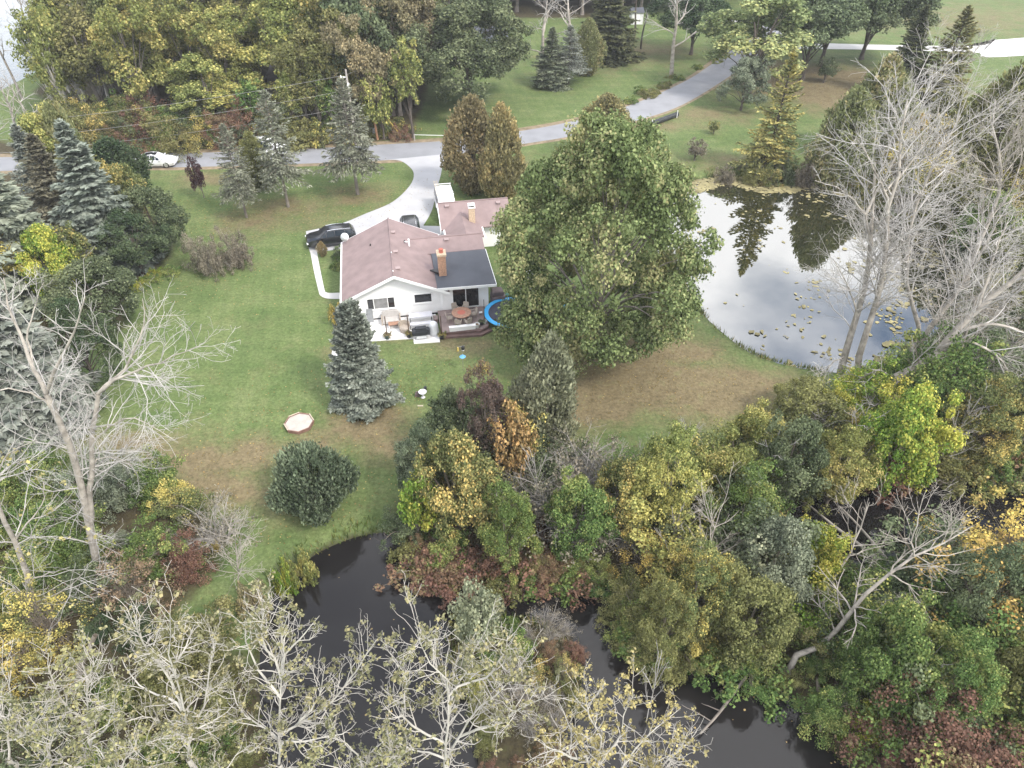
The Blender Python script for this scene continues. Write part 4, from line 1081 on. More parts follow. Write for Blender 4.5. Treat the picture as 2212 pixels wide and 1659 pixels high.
# broken snag in the left corner
yb = G(160, 1505)[1]
rooted('tree_snag', 'snag', 84, [limb([(158,1505),(165,1470),(180,1430),(197,1392),(206,1372)], yb, yb+.6, 0.22, 0.16)], 'broken brown tree snag in the thicket below the side lawn', prm(BARK5, dens=[.6, 1, 1]), bark='bark_brown')
yb = G(517, 1282)[1]
rooted('dead_sapling', 'sapling', 85, [limb([(518,1284),(514,1230),(512,1180),(509,1140)], yb, yb+.3, 0.07, 0.02)], 'small dead grey sapling on the grass bank of the stream', prm(BARK5, dens=[7, 3.5, 2], ratio=[.55, .5, .4], rmax=[.022, .013, .01], t0=[.3, .1, .1]))

# ------------------------------------------------------------------ cottonwoods in front, white limbs and thin olive leaves
RK = 0.6
CW = prm(DEADPRM, dens=[3.6, 3.6, 2.2], ratio=[0.5, 0.5, 0.45], ang=0.9, wig=0.2, up=0.10, rmax=[0.026, 0.013, 0.009], rmin=0.0055, maxl=[1.4, 0.75, .4], t0=[0.05, .1, .1])
cwk = dict(bark='bark_white', twig='twig_cream')
simple('twig_cream', (0.46, 0.43, 0.385), 0.9, 0.2, 0.8)
def cotton(key, seed, base, Yb, limbs, label, leaf='cottonwood', frac=0.13, sp=1.5, lpc=8):
    """base: (X) foot position; limbs given as pixel polylines spread in depth about Yb"""
    rnd = random.Random(seed)
    L = []
    first = W(*limbs[0][0], Yb); base = (first[0], Yb-0.15)
    L.append(([(base[0], base[1], 0), (first[0]+.02, Yb-.1, max(first[2], .6)*.5), (first[0], Yb, max(first[2], .6))], 0.15, 0.10))
    for pl in limbs:
        y1 = Yb+rnd.uniform(-sp, sp)
        L.append(limb(pl, Yb, y1, 0.085, 0.018))
    g = tz(*base); L[0][0][0] = (base[0], base[1], g-.1)
    limbed(key, seed, L, 9, CW, leaf=0.10, leaf_frac=frac, lpc=lpc+3, crad=0.19)
    plant('cottonwood_tree', key, (base[0], base[1], g-.1), leaf=leaf, label=label, bark='bark_white', twig='twig_cream')
cotton('cw1', 91, (-9.6, 12.2), 12.5, [
    [(407,1640),(405,1573),(373,1449),(363,1406),(367,1323)], [(385,1490),(340,1430),(318,1405),(300,1360),(290,1330)], [(407,1590),(447,1506),(457,1406),(473,1366)],
    [(405,1600),(350,1570),(310,1540),(270,1560)], [(400,1560),(440,1570),(490,1540),(520,1500)], [(373,1449),(400,1400),(420,1350)], [(363,1500),(330,1500),(290,1470),(262,1420)]],
    'white-limbed cottonwood with sparse olive leaves over the grassy spit')
cotton('cw2', 92, (-7.0, 12.0), 12.4, [
    [(603,1650),(603,1573),(607,1439),(607,1359),(625,1320)], [(605,1500),(560,1450),(535,1410),(528,1340)], [(607,1425),(640,1390),(667,1359),(690,1330)],
    [(606,1450),(575,1400),(563,1370),(577,1300)], [(603,1573),(683,1549),(737,1483),(790,1420),(815,1380)], [(603,1590),(550,1560),(510,1520),(505,1470)], [(640,1560),(690,1510),(700,1450)], [(603,1600),(660,1600),(720,1590),(770,1560)]],
    'white-limbed cottonwood overhanging the dark pool')
cotton('cw0', 93, (-15.0, 12.6), 13.0, [
    [(20,1640),(15,1560),(25,1500),(0,1440)], [(205,1660),(190,1560),(188,1480),(215,1410)], [(188,1560),(140,1520),(110,1460),(105,1410)], [(30,1600),(80,1560),(110,1500)], [(200,1600),(240,1560),(250,1500)], [(15,1560),(-30,1500),(-50,1450)], [(100,1660),(110,1600),(130,1560)]],
    'white-limbed cottonwood crowding the thicket below the side lawn')
cotton('cw3', 94, (-2.2, 12.0), 12.3, [
    [(963,1640),(1020,1546),(1090,1483),(1130,1430),(1150,1400)], [(963,1640),(970,1506),(967,1466),(927,1430),(907,1389),(900,1350)], [(955,1600),(870,1560),(884,1489),(865,1450),(847,1423)],
    [(968,1480),(1044,1466),(1080,1423),(1097,1366)], [(1000,1580),(1060,1570),(1110,1540),(1170,1510)], [(970,1520),(1010,1440),(1030,1390),(1050,1360)], [(950,1630),(890,1620),(840,1590),(810,1560)]],
    'bare-topped white cottonwood standing before the stream island')
cotton('cw4', 95, (4.0, 11.8), 12.0, [
    [(1290,1690),(1257,1612),(1220,1549),(1204,1510)], [(1290,1690),(1300,1610),(1270,1540),(1262,1490)], [(1330,1680),(1380,1610),(1430,1560),(1470,1530)], [(1290,1650),(1340,1590),(1350,1530),(1370,1500)], [(1300,1690),(1400,1660),(1470,1620),(1505,1580)], [(1257,1640),(1200,1620),(1170,1600)], [(1390,1690),(1440,1650),(1480,1600)]],
    'golden-leaved cottonwood crown over the lower stream', leaf='cottonyellow', frac=0.16, lpc=9)
cotton('cw5', 96, (-4.6, 11.5), 11.6, [
    [(790,1680),(770,1630),(740,1600),(700,1590)], [(790,1680),(800,1630),(830,1600),(845,1580)], [(790,1690),(740,1660),(690,1650)], [(800,1690),(850,1650),(880,1620)]],
    'low leafy cottonwood crown between two taller ones', frac=0.16, lpc=9)
cotton('cw6', 97, (-12.0, 11.6), 11.8, [
    [(250,1690),(270,1640),(300,1610),(330,1600)], [(250,1690),(230,1640),(200,1610)], [(260,1690),(310,1660),(350,1650)], [(480,1690),(500,1640),(540,1610)], [(250,1690),(170,1660),(110,1640)]],
    'low olive cottonwood crown in front of taller white limbs', frac=0.16, lpc=9)

# ------------------------------------------------------------------ thickets along the water
WORDS = dict(green='mid green', darkgreen='dark green', deepgreen='very dark green', yellowgreen='yellow-green', limegreen='lime green', gold='golden', goldgreen='green and gold',
             olive='olive', tan='tan', greybrown='grey twiggy', sage='pale sage', greygreen='grey-green', orange='orange', russet='reddish brown', rust='rust-coloured', juniper='blue-green', cottonwood='straw-coloured', vine='vine-hung')
ANCH = [(870,1000,'juniper'),(900,930,'greygreen'),(940,880,'darkgreen'),(980,870,'darkgreen'),(980,1000,'goldgreen'),(930,980,'goldgreen'),(1040,1080,'goldgreen'),(905,1090,'limegreen'),(880,1140,'darkgreen'),(860,1060,'darkgreen'),
 (1000,1150,'green'),(1060,1160,'green'),(1150,1050,'greybrown'),(1200,990,'darkgreen'),(1240,900,'olive'),(1300,1050,'greybrown'),(1260,1010,'greybrown'),(1250,1150,'green'),(1180,1150,'olive'),(880,1215,'russet'),(960,1230,'russet'),(1100,1230,'russet'),(1200,1225,'russet'),
 (1290,1180,'green'),(1325,1170,'gold'),(1360,1090,'greybrown'),(1400,1010,'yellowgreen'),(1440,960,'gold'),(1450,1060,'yellowgreen'),(1500,1050,'green'),(1530,1020,'yellowgreen'),(1570,1100,'darkgreen'),(1620,900,'yellowgreen'),(1590,950,'olive'),(1680,1000,'darkgreen'),(1660,950,'greygreen'),(1640,1060,'green'),(1560,1150,'goldgreen'),
 (1730,960,'olive'),(1780,1010,'yellowgreen'),(1800,960,'goldgreen'),(1900,930,'yellowgreen'),(1930,880,'limegreen'),(1850,1050,'olive'),(1960,1000,'greybrown'),(2000,1040,'olive'),(2060,870,'goldgreen'),(2090,860,'orange'),(2110,930,'gold'),(2150,1000,'darkgreen'),(2050,800,'green'),(2190,870,'goldgreen'),(2200,1030,'green'),
 (2120,760,'darkgreen'),(2180,700,'greybrown'),(2000,640,'greybrown'),(2100,560,'darkgreen'),(2180,560,'olive'),(1960,540,'greybrown'),(2080,470,'goldgreen'),(1760,830,'olive'),(1830,860,'greygreen'),(1700,870,'olive'),
 (1400,1330,'goldgreen'),(1500,1350,'goldgreen'),(1440,1270,'goldgreen'),(1560,1280,'goldgreen'),(1600,1190,'greygreen'),(1640,1170,'sage'),(1710,1200,'limegreen'),(1650,1290,'olive'),(1600,1340,'russet'),(1450,1420,'olive'),(1550,1430,'green'),(1620,1440,'green'),(1700,1350,'olive'),(1800,1450,'green'),(1880,1380,'green'),(1940,1330,'darkgreen'),
 (2000,1290,'green'),(2080,1230,'darkgreen'),(2180,1200,'gold'),(2160,1280,'gold'),(2120,1350,'green'),(1950,1450,'olive'),(1850,1540,'russet'),(1760,1540,'russet'),(1800,1570,'rust'),(2000,1610,'russet'),(2080,1500,'darkgreen'),(2200,1450,'darkgreen'),(1920,1590,'limegreen'),(2080,1630,'russet'),(1980,1520,'olive'),(2180,1560,'green'),
 (1040,1320,'sage'),(1000,1340,'yellowgreen'),(1090,1340,'green'),(1180,1330,'greybrown'),(1220,1390,'russet'),(1200,1430,'goldgreen'),(1250,1480,'olive'),(1150,1500,'greybrown'),(1180,1600,'russet'),(1100,1560,'olive'),
 (60,1080,'green'),(130,1090,'olive'),(200,1080,'greygreen'),(280,1060,'green'),(390,1080,'goldgreen'),(430,1090,'greybrown'),(330,1170,'green'),(400,1200,'goldgreen'),(440,1180,'russet'),(285,1275,'rust'),(340,1280,'russet'),(250,1350,'deepgreen'),(220,1300,'darkgreen'),(100,1310,'goldgreen'),(150,1450,'goldgreen'),(60,1450,'gold'),(300,1480,'green'),(50,1230,'green'),(130,1200,'green'),(390,1360,'olive'),(60,1600,'darkgreen'),(250,1600,'green'),(450,1600,'olive'),(500,1450,'olive')]
def proj(X, Y, Z):
    d = Y*CT+(CAM_H-Z)*ST
    return 1106+FPX*X/d, 829.5-FPX*(Y*ST-(CAM_H-Z)*CT)/d
R1 = random.Random(909)
LANDT = [('beside the vine-hung tree', G(1050,1030)), ('below the pale sage evergreen', G(1180,1000)), ('beside the orange-leaved tree', G(1115,1060)), ('at the lawn corner of the thicket', G(880,1060)), ('by the lime green stream-corner tree', G(905,1180)), ('on the bank facing the island', G(1050,1250)), ('on the bank facing the island', G(1180,1265)),
 ('around the leafless grey shrub', G(1180,1120)), ('in front of the yellow tree', G(1425,1190)), ('behind the yellow tree', G(1440,1040)), ('beside the brown dry lawn', G(1580,960)), ('beside the brown dry lawn', G(1300,1010)), ('near the pond outlet', G(1730,880)), ('near the pond outlet', G(1800,850)), ('beneath the thick grey dead tree', G(1930,930)), ('beneath the orange and gold tree', G(2090,960)),
 ('overhanging the dark channel', G(1800,1090)), ('overhanging the dark channel', G(1980,1060)), ('overhanging the dark channel', G(2170,1070)), ('under the drooping dead limbs', G(2200,900)), ('at the wooded end of the pond', G(2150,650)), ('at the wooded end of the pond', G(2050,480)), ('around the broken grey stem', G(1511,1290)), ('between the channel and the fresh green sapling', G(1700,1220)), ('at the foot of the bent leaning trunk', G(1710,1460)),
 ('beside the straight leaning stem', G(1780,1310)), ('by the fallen trunk in the stream', G(1600,1450)), ('under the bright golden tree', G(2190,1400)), ('beside the mossy brown log', G(1790,1540)), ('behind the dark bushy tree of the bend', G(2060,1330)), ('at the low end of the stream bend', G(1950,1640)), ('at the low end of the stream bend', G(2150,1640)), ('in the middle of the stream bend', G(1950,1480)), ('on the tip of the stream bend', G(1430,1400)),
 ('on the stream island', G(1110,1400)), ('on the stream island', G(1160,1560)), ('at the foot of the tall dead tree', G(230,1240)), ('beside the half-dead tree', G(60,1330)), ('next to the broken snag', G(170,1480)), ('at the lawn end of the side lawn thicket', G(420,1180)), ('behind the cottonwood crowns', G(330,1560)), ('behind the cottonwood crowns', G(80,1620)), ('beside the pool', G(540,1450)), ('along the side lawn edge', G(150,1080)), ('along the side lawn edge', G(320,1110))]
CLEAR = [(u, v, G(1703, 1450)[1]+k*.3) for k, (u, v) in enumerate([(1703,1446),(1728,1406),(1774,1396),(1825,1339),(1875,1273),(1918,1242)])]+[(u, v, G(1771, 1305)[1]) for u, v in [(1771,1300),(1808,1240),(1841,1180)]]+[(u, v, G(1511, 1285)[1]) for u, v in [(1511,1280),(1525,1215)]]
def thicket(poly, spacing, tries, hs, edge=-0.4, ylim=(0, 80)):
    for x, y in scatter(poly, spacing, tries, R1, 0.0):
        wd = float(water_depth(np.array([x]), np.array([y]))[0])
        if wd > edge or not ylim[0] < y < ylim[1]: continue
        h = R1.uniform(*hs)
        u, v = proj(x, y, h*0.7)
        if not (-140 < u < 2360 and -60 < v < 1780): continue
        c = sorted(ANCH, key=lambda a: (a[0]-u)**2+(a[1]-v)**2*1.3)
        m = c[0][2] if R1.random() < 0.8 else c[1][2]
        if wd > -1.8: h *= 0.55
        for cu, cv, cY in CLEAR:                 # keep the leaning trunks in sight
            uu, vv = proj(x, y, h)
            if y < cY+0.4 and abs(uu-cu) < 80 and vv < cv+10 and v > cv-160: h *= 0.45; break
        k = {'greybrown': 'shrub_twiggy', 'gold': 'shrub_d', 'goldgreen': R1.choice(['shrub_c', 'shrub_d']), 'orange': 'shrub_d', 'rust': 'shrub_d'}.get(m) or R1.choice(['shrub_a', 'shrub_b', 'shrub_c', 'shrub_a'])
        s = h/PROTO[k]['H']
        r = s*R1.uniform(.85, 1.15)
        lb = ('tall ' if h > 4.3 else 'low ' if h < 2.0 else '')+WORDS[m]+' shrub '+landmark(x, y, LANDT)
        plant('shrub', k, (x, y, tz(x, y)-.04), (r, r*R1.uniform(.9, 1.1), s), R1.random()*6.28, m, 'twig_grey' if m == 'greybrown' else 'bark_brown', None, lb, 'shrub', lb)
thicket(THICK1, 1.9, 7000, (2.8, 5.6))
thicket(THICK2, 1.7, 5000, (2.6, 5.4))
thicket(ISLAND, 0.95, 1400, (1.3, 2.6), edge=-0.05)
thicket(THICK4, 1.85, 1800, (1.7, 3.4))
for a in [('vine_tree','round_b',1050,1030,785,112,'vine','vine-hung tree with a yellow top and purple-brown sides'),
          ('evergreen_tree','cedar_b',1178,975,725,122,'sage','pale sage evergreen at the lawn corner of the thicket'),
          ('leafy_tree','small',1115,1050,878,100,'orange','orange-leaved small tree in the thicket'),
          ('leafy_tree','round',990,1140,945,170,'goldgreen','olive tree flecked with yellow leaves in the thicket'),
          ('leafy_tree','small',905,1165,1035,86,'limegreen','lime green young tree on the stream corner'),
          ('leafy_tree','round_b',930,1085,915,130,'juniper','grey-green bushy tree at the lawn end of the thicket'),
          ('leafy_tree','round',985,985,850,120,'darkgreen','dark leafy tree behind the vine-hung one'),
          ('leafy_tree','round_b',1425,1160,920,170,'yellowgreen','yellow tree with bare twigs poking out of its top'),
          ('leafy_tree','round',1530,1140,970,120,'yellowgreen','yellow-green tree beside the yellow one in the thicket'),
          ('leafy_tree','round_b',1790,1080,930,170,'yellowgreen','yellow-green tree bending over the dark channel'),
          ('leafy_tree','round',1915,1030,850,160,'limegreen','bright yellow-green rounded tree below the thick dead trunk'),
          ('leafy_tree','round_b',2085,970,810,150,'goldgreen','orange and gold tree beneath the dead limbs'),
          ('leafy_tree','round',1680,1070,900,120,'darkgreen','dark grey-green tree behind the yellow-green one'),
          ('leafy_tree','round',2185,1390,1160,150,'gold','bright golden tree in the stream bend thicket'),
          ('leafy_tree','round',1720,1260,1140,110,'limegreen','fresh green sapling by the dark channel'),
          ('leafy_tree','round_b',2050,1400,1190,190,'darkgreen','dark green bushy tree in the stream bend'),
          ('leafy_tree','round',1880,1500,1330,170,'green','green bushy tree under the bent leaning trunk'),
          ('leafy_tree','round_b',2190,980,760,120,'darkgreen','dark tree under drooping dead limbs'),
          ('leafy_tree','round',1330,1150,1000,120,'goldgreen','gold-flecked tree between the leafless shrub and the yellow tree'),
          ('leafy_tree','round',1610,1030,895,130,'yellowgreen','yellow-green tree at the edge of the brown dry lawn'),
          ('leafy_tree','round_b',1570,1180,1010,150,'green','fresh green tree behind the broken grey stem'),
          ('leafy_tree','round',1250,1185,1040,130,'green','green tree on the bank behind the leafless grey shrub'),
          ('leafy_tree','round_b',1090,1215,1050,130,'green','green tree on the bank below the orange-leaved one'),
          ('leafy_tree','round_b',1480,1350,1180,160,'goldgreen','gold-flecked tree on the tip of the stream bend'),
          ('leafy_tree','round',1600,1400,1250,150,'olive','olive tree over the fallen trunk'),
          ('leafy_tree','round_b',1420,1400,1270,130,'olive','olive bushy tree at the water on the tip of the bend'),
          ('leafy_tree','round',1640,1300,1130,140,'greygreen','grey-green bushy tree in front of the dark channel'),
          ('leafy_tree','round_b',1990,1560,1390,170,'green','mid green tree at the low end of the bend'),
          ('leafy_tree','round',2140,1570,1400,150,'olive','olive tree at the very end of the bend thicket'),
          ('leafy_tree','round',1720,900,820,100,'olive','olive tree beside the pond outlet'),
          ('leafy_tree','round_b',2180,620,470,150,'olive','olive tree at the wooded pond end behind dead limbs'),
          ('leafy_tree','round',2110,560,420,120,'green','green tree at the wooded pond end'),
          ('leafy_tree','small',1045,1400,1262,100,'sage','pale sage sapling on the stream island')]:
    put(*a[:5], a[5]*1.2, *a[6:], bark='bark_brown')
hedge([(862,1190),(925,1218),(1010,1236),(1120,1244),(1230,1250),(1320,1264)], 20, ['shrub_low', 'shrub_b'], ['russet', 'russet', 'olive', 'green'], 0.9, (1.0, 1.9), 'low shrubs hanging over the stream facing the island',
      {m: w+' low shrub hanging over the stream bank facing the island' for m, w in [('russet', 'reddish brown'), ('olive', 'olive'), ('green', 'green')]}, R1, name='bank_shrub')
hedge([(1900,1025),(2010,1016),(2120,1018),(2230,1022)], 16, ['shrub_b', 'shrub_low', 'shrub_a'], ['russet', 'olive', 'goldgreen', 'green'], 0.9, (1.2, 2.4), 'shrubs hanging over the far bank of the dark channel', {m: w+' shrub hanging over the far bank of the dark channel' for m, w in [('russet', 'reddish brown'), ('olive', 'olive'), ('goldgreen', 'gold-flecked'), ('green', 'green')]}, R1, name='bank_shrub')
hedge([(1378,1300),(1385,1350),(1385,1395)], 7, ['shrub_a', 'shrub_b'], ['green', 'olive'], 0.9, (1.4, 2.4), 'shrubs hanging over the narrow of the stream', {'green': 'green shrub hanging over the narrow of the stream', 'olive': 'olive shrub hanging over the narrow of the stream'}, R1, name='bank_shrub')
hedge([(1400,1400),(1520,1430),(1630,1430),(1690,1475)], 12, ['shrub_low', 'shrub_b'], ['green', 'olive', 'goldgreen'], 0.9, (1.0, 1.9), 'low shrubs hanging over the lower stream',
      {m: w+' low shrub hanging over the lower stream by the fallen trunk' for m, w in [('goldgreen', 'gold-flecked'), ('olive', 'olive'), ('green', 'green')]}, R1, name='bank_shrub')
put('bare_shrub', 'bare_small', 1160, 1110, 960, 130, None, 'leafless grey shrub in the middle of the thicket', 'shrub', bark='twig_grey')
put('bare_tree', 'bare_small', 1470, 1050, 890, 110, None, 'leafless twigs behind the yellow tree', 'tree', bark='twig_grey')
put('bare_tree', 'bare_small', 1395, 1060, 925, 110, None, 'leafless grey tree beside the yellow tree top', 'tree', bark='twig_grey')
put('bare_shrub', 'bare_small', 1400, 1545, 1390, 80, None, 'thin leafless sapling standing in the lower stream', 'shrub', bark='twig_dead')
put('bare_shrub', 'bare_small', 1770, 850, 780, 110, None, 'leafless brush at the pond outlet', 'shrub', bark='twig_dead')
put('bare_shrub', 'bare_small', 2020, 1010, 880, 120, None, 'drooping leafless brush over the dark channel', 'shrub', bark='twig_grey')
k_ = 0
for poly, lb in ((THICK1, 'leafless grey stems standing in the thicket between lawn and stream'), (THICK2, 'leafless grey stems standing in the stream bend thicket')):
    for x, y in scatter(poly, 4.2, 500, R1):
        if float(water_depth(np.array([x]), np.array([y]))[0]) > -0.6 or y > 46: continue
        u, v = proj(x, y, 3)
        if not (0 < u < 2212 and 0 < v < 1659): continue
        h = R1.uniform(3.0, 5.6); plant('bare_sapling', 'bare_small', (x, y, tz(x, y)-.04), (h/6.2, h/6.2, h/5.0), R1.random()*6.28, None, 'twig_grey', 'twig_dead', lb, 'sapling', lb)
put('shrub', 'shrub_low', 655, 1235, 1185, 86, 'yellowgreen', 'yellow-green shrub leaning over the pool edge', 'shrub', 'bark_brown')
put('shrub', 'shrub_low', 620, 1262, 1205, 60, 'limegreen', 'small bright shrub at the pool edge by the dead sapling', 'shrub', 'bark_brown')
put('shrub', 'shrub_low', 545, 1312, 1262, 90, 'tan', 'dry tan shrub under the dead sapling', 'shrub', 'bark_brown')
put('shrub', 'shrub_low', 472, 1190, 1165, 24, 'gold', 'tiny orange-yellow bush at the end of the side lawn thicket', 'shrub', 'bark_brown')
put('shrub', 'shrub_low', 738, 700, 650, 52, 'gold', 'yellow bush at the corner of the house', 'shrub', 'bark_brown')
put('cedar_shrub', 'cedar_c', 698, 553, 521, 22, 'bronze', 'little clipped bronze evergreen where the path meets the driveway', 'shrub', 'bark_brown')
for u, v, vt, w, m, lb in [(1620,384,352,70,'olive','olive shrub at the foot of the larch by the pond'),(1570,384,358,60,'greybrown','brown shrub on the mown pond bank'),(1700,386,335,60,'darkgreen','dark shrub between larch and broad cedar'),(1735,392,335,56,'greybrown','purple-brown shrub next to the broad cedar'),(1660,388,350,60,'goldgreen','yellowish shrub right below the larch'),
                       (1890,432,390,70,'olive','olive shrub at the pond end below the tall cedar'),(1840,405,372,50,'goldgreen','yellow-green shrub at the shaded pond edge')]:
    put('shrub', 'shrub_a', u, v, vt, w, m, lb, 'shrub', 'bark_brown')
hedge([(1530,150),(1475,172),(1440,192),(1370,222)], 12, ['shrub_low'], ['green', 'olive'], 2.0, (0.5, 1.1), 'low roadside weeds', {'green': 'low green weeds beside the road bend', 'olive': 'low olive weeds beside the road bend'}, R1)
hedge([(370,590),(330,612),(290,628)], 7, ['shrub_low'], ['green', 'limegreen'], 1.2, (0.4, 0.8), 'leafy plants edging the grove', {'green': 'low green leafy plant edging the side lawn grove', 'limegreen': 'low lime green plant edging the side lawn grove'}, R1)
hedge([(735,600),(742,560),(747,545)], 6, ['shrub_low'], ['green', 'darkgreen'], 0.6, (0.5, 0.9), 'foundation shrubs', {'green': 'low green shrub along the shaded house wall', 'darkgreen': 'low dark shrub along the shaded house wall'}, R1)

# ------------------------------------------------------------------ grass along the banks, floating weed and leaves
rngb = np.random.default_rng(4)
def bank_grass(name, poly, dens, h, lo, hi, mat, keep=lambda x, y: True):
    P = np.array(poly); Q = np.roll(P, -1, 0); pos = []
    for a, b in zip(P, Q):
        L = np.linalg.norm(b-a); n = rngb.poisson(dens*L)
        if n == 0: continue
        t = rngb.random(n)[:, None]; e = (b-a)/(L+1e-9); nr = np.array([e[1], -e[0]])
        pos.append(a+(b-a)*t+nr*rngb.normal(0, 0.55, (n, 1)))
    pos = np.concatenate(pos)
    wd = water_depth(pos[:, 0], pos[:, 1]); clump = np.sin(pos[:, 0]*1.7)+np.sin(pos[:, 1]*1.3+pos[:, 0])+rngb.normal(0, .6, len(pos))
    ok = (wd > lo) & (wd < hi) & (clump > -0.3) & np.array([keep(x, y) for x, y in pos])
    pos = pos[ok]; n = len(pos)
    z = terrain(pos[:, 0], pos[:, 1])
    hh = h*(0.5+0.8*rngb.random(n))
    tan = unit(np.stack([rngb.normal(0, .3, n), rngb.normal(0, .3, n), np.ones(n)], 1))
    nrm = unit(np.cross(tan, rngb.normal(0, 1, (n, 3))))
    base = np.stack([pos[:, 0], pos[:, 1], z], 1)+tan*(hh*0.45)[:, None]
    me = leafmesh(name, [quads(base, nrm, tan, hh*0.5, np.full(n, 0.025), np.clip(rngb.random(n), 0, 1), rngb.random(n))])
    return tag(obj(name, me, mat), kind='stuff')
leafmat('bankgrass', (0.070, 0.115, 0.026), (0.170, 0.185, 0.055), (0.27, 0.22, 0.10))
tag(bank_grass('pond_grass', POND, 110, 0.55, -1.0, 0.25, 'bankgrass'), 'rough grass fringing the edge of the pond', 'grass')
tag(bank_grass('stream_grass', STREAM, 120, 0.5, -0.9, 0.15, 'bankgrass', lambda x, y: 5 < y < 45 and -25 < x < 40), 'rough grass fringing the banks of the stream', 'grass')
tag(bank_grass('island_grass', ISLAND, 140, 0.6, -0.9, 0.15, 'bankgrass'), 'rough grass fringing the stream island', 'grass')
def floaters(name, spots, mat, z0, label, cat, aspect=0.6):
    V = []; F = []; cl = []
    for i, (x, y, r) in enumerate(spots):
        n = 11 if r > .25 else 6; a0 = rngb.random()*6.28; st = 0.45+0.5*rngb.random(); k = len(V)
        for j in range(n):
            an = 2*math.pi*j/n; rr = r*(0.6+0.55*rngb.random())
            px, py = rr*math.cos(an), rr*math.sin(an)*st
            V.append((x+px*math.cos(a0)-py*math.sin(a0), y+px*math.sin(a0)+py*math.cos(a0), WATER_Z+z0+i*0.00003))
        F.append(tuple(range(k, k+n)))
    me = bpy.data.meshes.new(name); me.from_pydata(V, [], F); me.update()
    return tag(obj(name, me, mat), label, cat, kind='stuff')
simple('pond_weed', (0.25, 0.22, 0.11), 0.9, 0.45, 0.7, detail=6)
simple('fallen_leaf', (0.33, 0.24, 0.10), 0.9, 0.45, 0.8)
N_ = 42000
qx, qy = rngb.uniform(10, 46, N_), rngb.uniform(38, 80, N_)
qd = np.concatenate([sdf(a_, b_, POND) for a_, b_ in zip(np.array_split(qx, 4), np.array_split(qy, 4))])
qu, qv = proj(qx, qy, WATER_Z)
w = np.where((qv < 470) & (qu > 1600), 0.5*np.exp(-qd/2.6), 0.0)
w = np.maximum(w, np.where((qv > 700) & (qu > 1640), 0.6*np.exp(-qd/1.4), 0))
w = np.maximum(w, np.where(qu > 1900, 0.5*np.exp(-qd/3.2), 0))
w = np.maximum(w, np.where((qv > 560) & (qu > 1680), 0.05, 0.012))
pat = 0.5+0.5*np.sin(qx*0.8+1.5*np.sin(qy*0.55)+0.8*np.sin(qx*1.9-qy))
w = w*np.clip(pat*2.2-0.9, 0, 1)
w = np.maximum(w, np.where(qv < 408+10*np.sin(qx*0.7)+(qu-1500)*0.04, 0.95, 0)*(qd < 4.5))
ok = (qd > 0.0) & (rngb.random(N_) < w)
sp = [(x, y, r) for x, y, r in zip(qx[ok], qy[ok], rngb.uniform(.06, .22, ok.sum())+.25*rngb.random(ok.sum())**3)]
for u, v, rr in [(1645,430,.5),(1660,423,.4),(1755,437,.6),(1730,440,.4),(1745,470,.35),(1880,465,.5),(1640,720,.7),(1655,728,.5),(1930,745,1.0),(1730,712,.5),(1700,728,.4),(1780,730,.4),(2000,690,.8),(1960,640,.5)]:
    x, y = G(u, v, WATER_Z); sp += [(x+rngb.normal(0, rr*.5), y+rngb.normal(0, rr*.3), rr*rngb.uniform(.2, .5)) for _ in range(3)]
floaters('pond_weed', sp, 'pond_weed', 0.008, 'floating yellow-green weed mats on the pond', 'pond weed')
sp = []
for _ in range(1500):
    x, y = rngb.uniform(-14, 34), rngb.uniform(12, 34)
    if float(water_depth(np.array([x]), np.array([y]))[0]) < 0.1: continue
    d = float(water_depth(np.array([x]), np.array([y]))[0])
    if rngb.random() < 0.16+0.6*math.exp(-d/0.5): sp.append((x, y, rngb.uniform(.03, .07)))
floaters('fallen_leaves', sp, 'fallen_leaf', 0.006, 'fallen leaves drifting on the dark stream', 'leaves')

# leaves blown over the lawn
leafmat('blown_leaf', (0.20, 0.15, 0.06), (0.36, 0.29, 0.12), (0.30, 0.20, 0.08))
HO_ = G(737.6, 653.4, 2.4)
N_ = 5200
cu = np.array([G(u, v) for u, v in [(1300,770),(1420,830),(1250,820),(800,880),(620,450),(760,420),(540,470),(1750,170),(1820,190),(1090,430),(560,980),(700,1120),(480,620),(900,800),(400,470)]])
j = rngb.integers(0, len(cu), N_); pos = cu[j]+rngb.normal(0, 1, (N_, 2))*np.array([5.5, 4.0])
ok = (water_depth(pos[:, 0], pos[:, 1]) < -1.2)
lx = (pos[:, 0]-HO_[0])*math.cos(.1745)+(pos[:, 1]-HO_[1])*math.sin(.1745); ly = -(pos[:, 0]-HO_[0])*math.sin(.1745)+(pos[:, 1]-HO_[1])*math.cos(.1745)
ok &= ~((lx > -0.5) & (lx < 16.5) & (ly > -4) & (ly < 17))
pos = pos[ok]; M_ = len(pos)
nrm = unit(np.stack([rngb.normal(0, .25, M_), rngb.normal(0, .25, M_), np.ones(M_)], 1)); tan = unit(np.cross(nrm, rngb.normal(0, 1, (M_, 3))))
me = leafmesh('blown_leaves', [quads(np.stack([pos[:, 0], pos[:, 1], np.full(M_, 0.045)], 1), nrm, tan, rngb.uniform(.04, .075, M_), rngb.uniform(.03, .055, M_), rngb.random(M_), rngb.random(M_))])
tag(obj('blown_leaves', me, 'blown_leaf'), 'dry leaves blown over the lawn', 'leaves', kind='stuff')

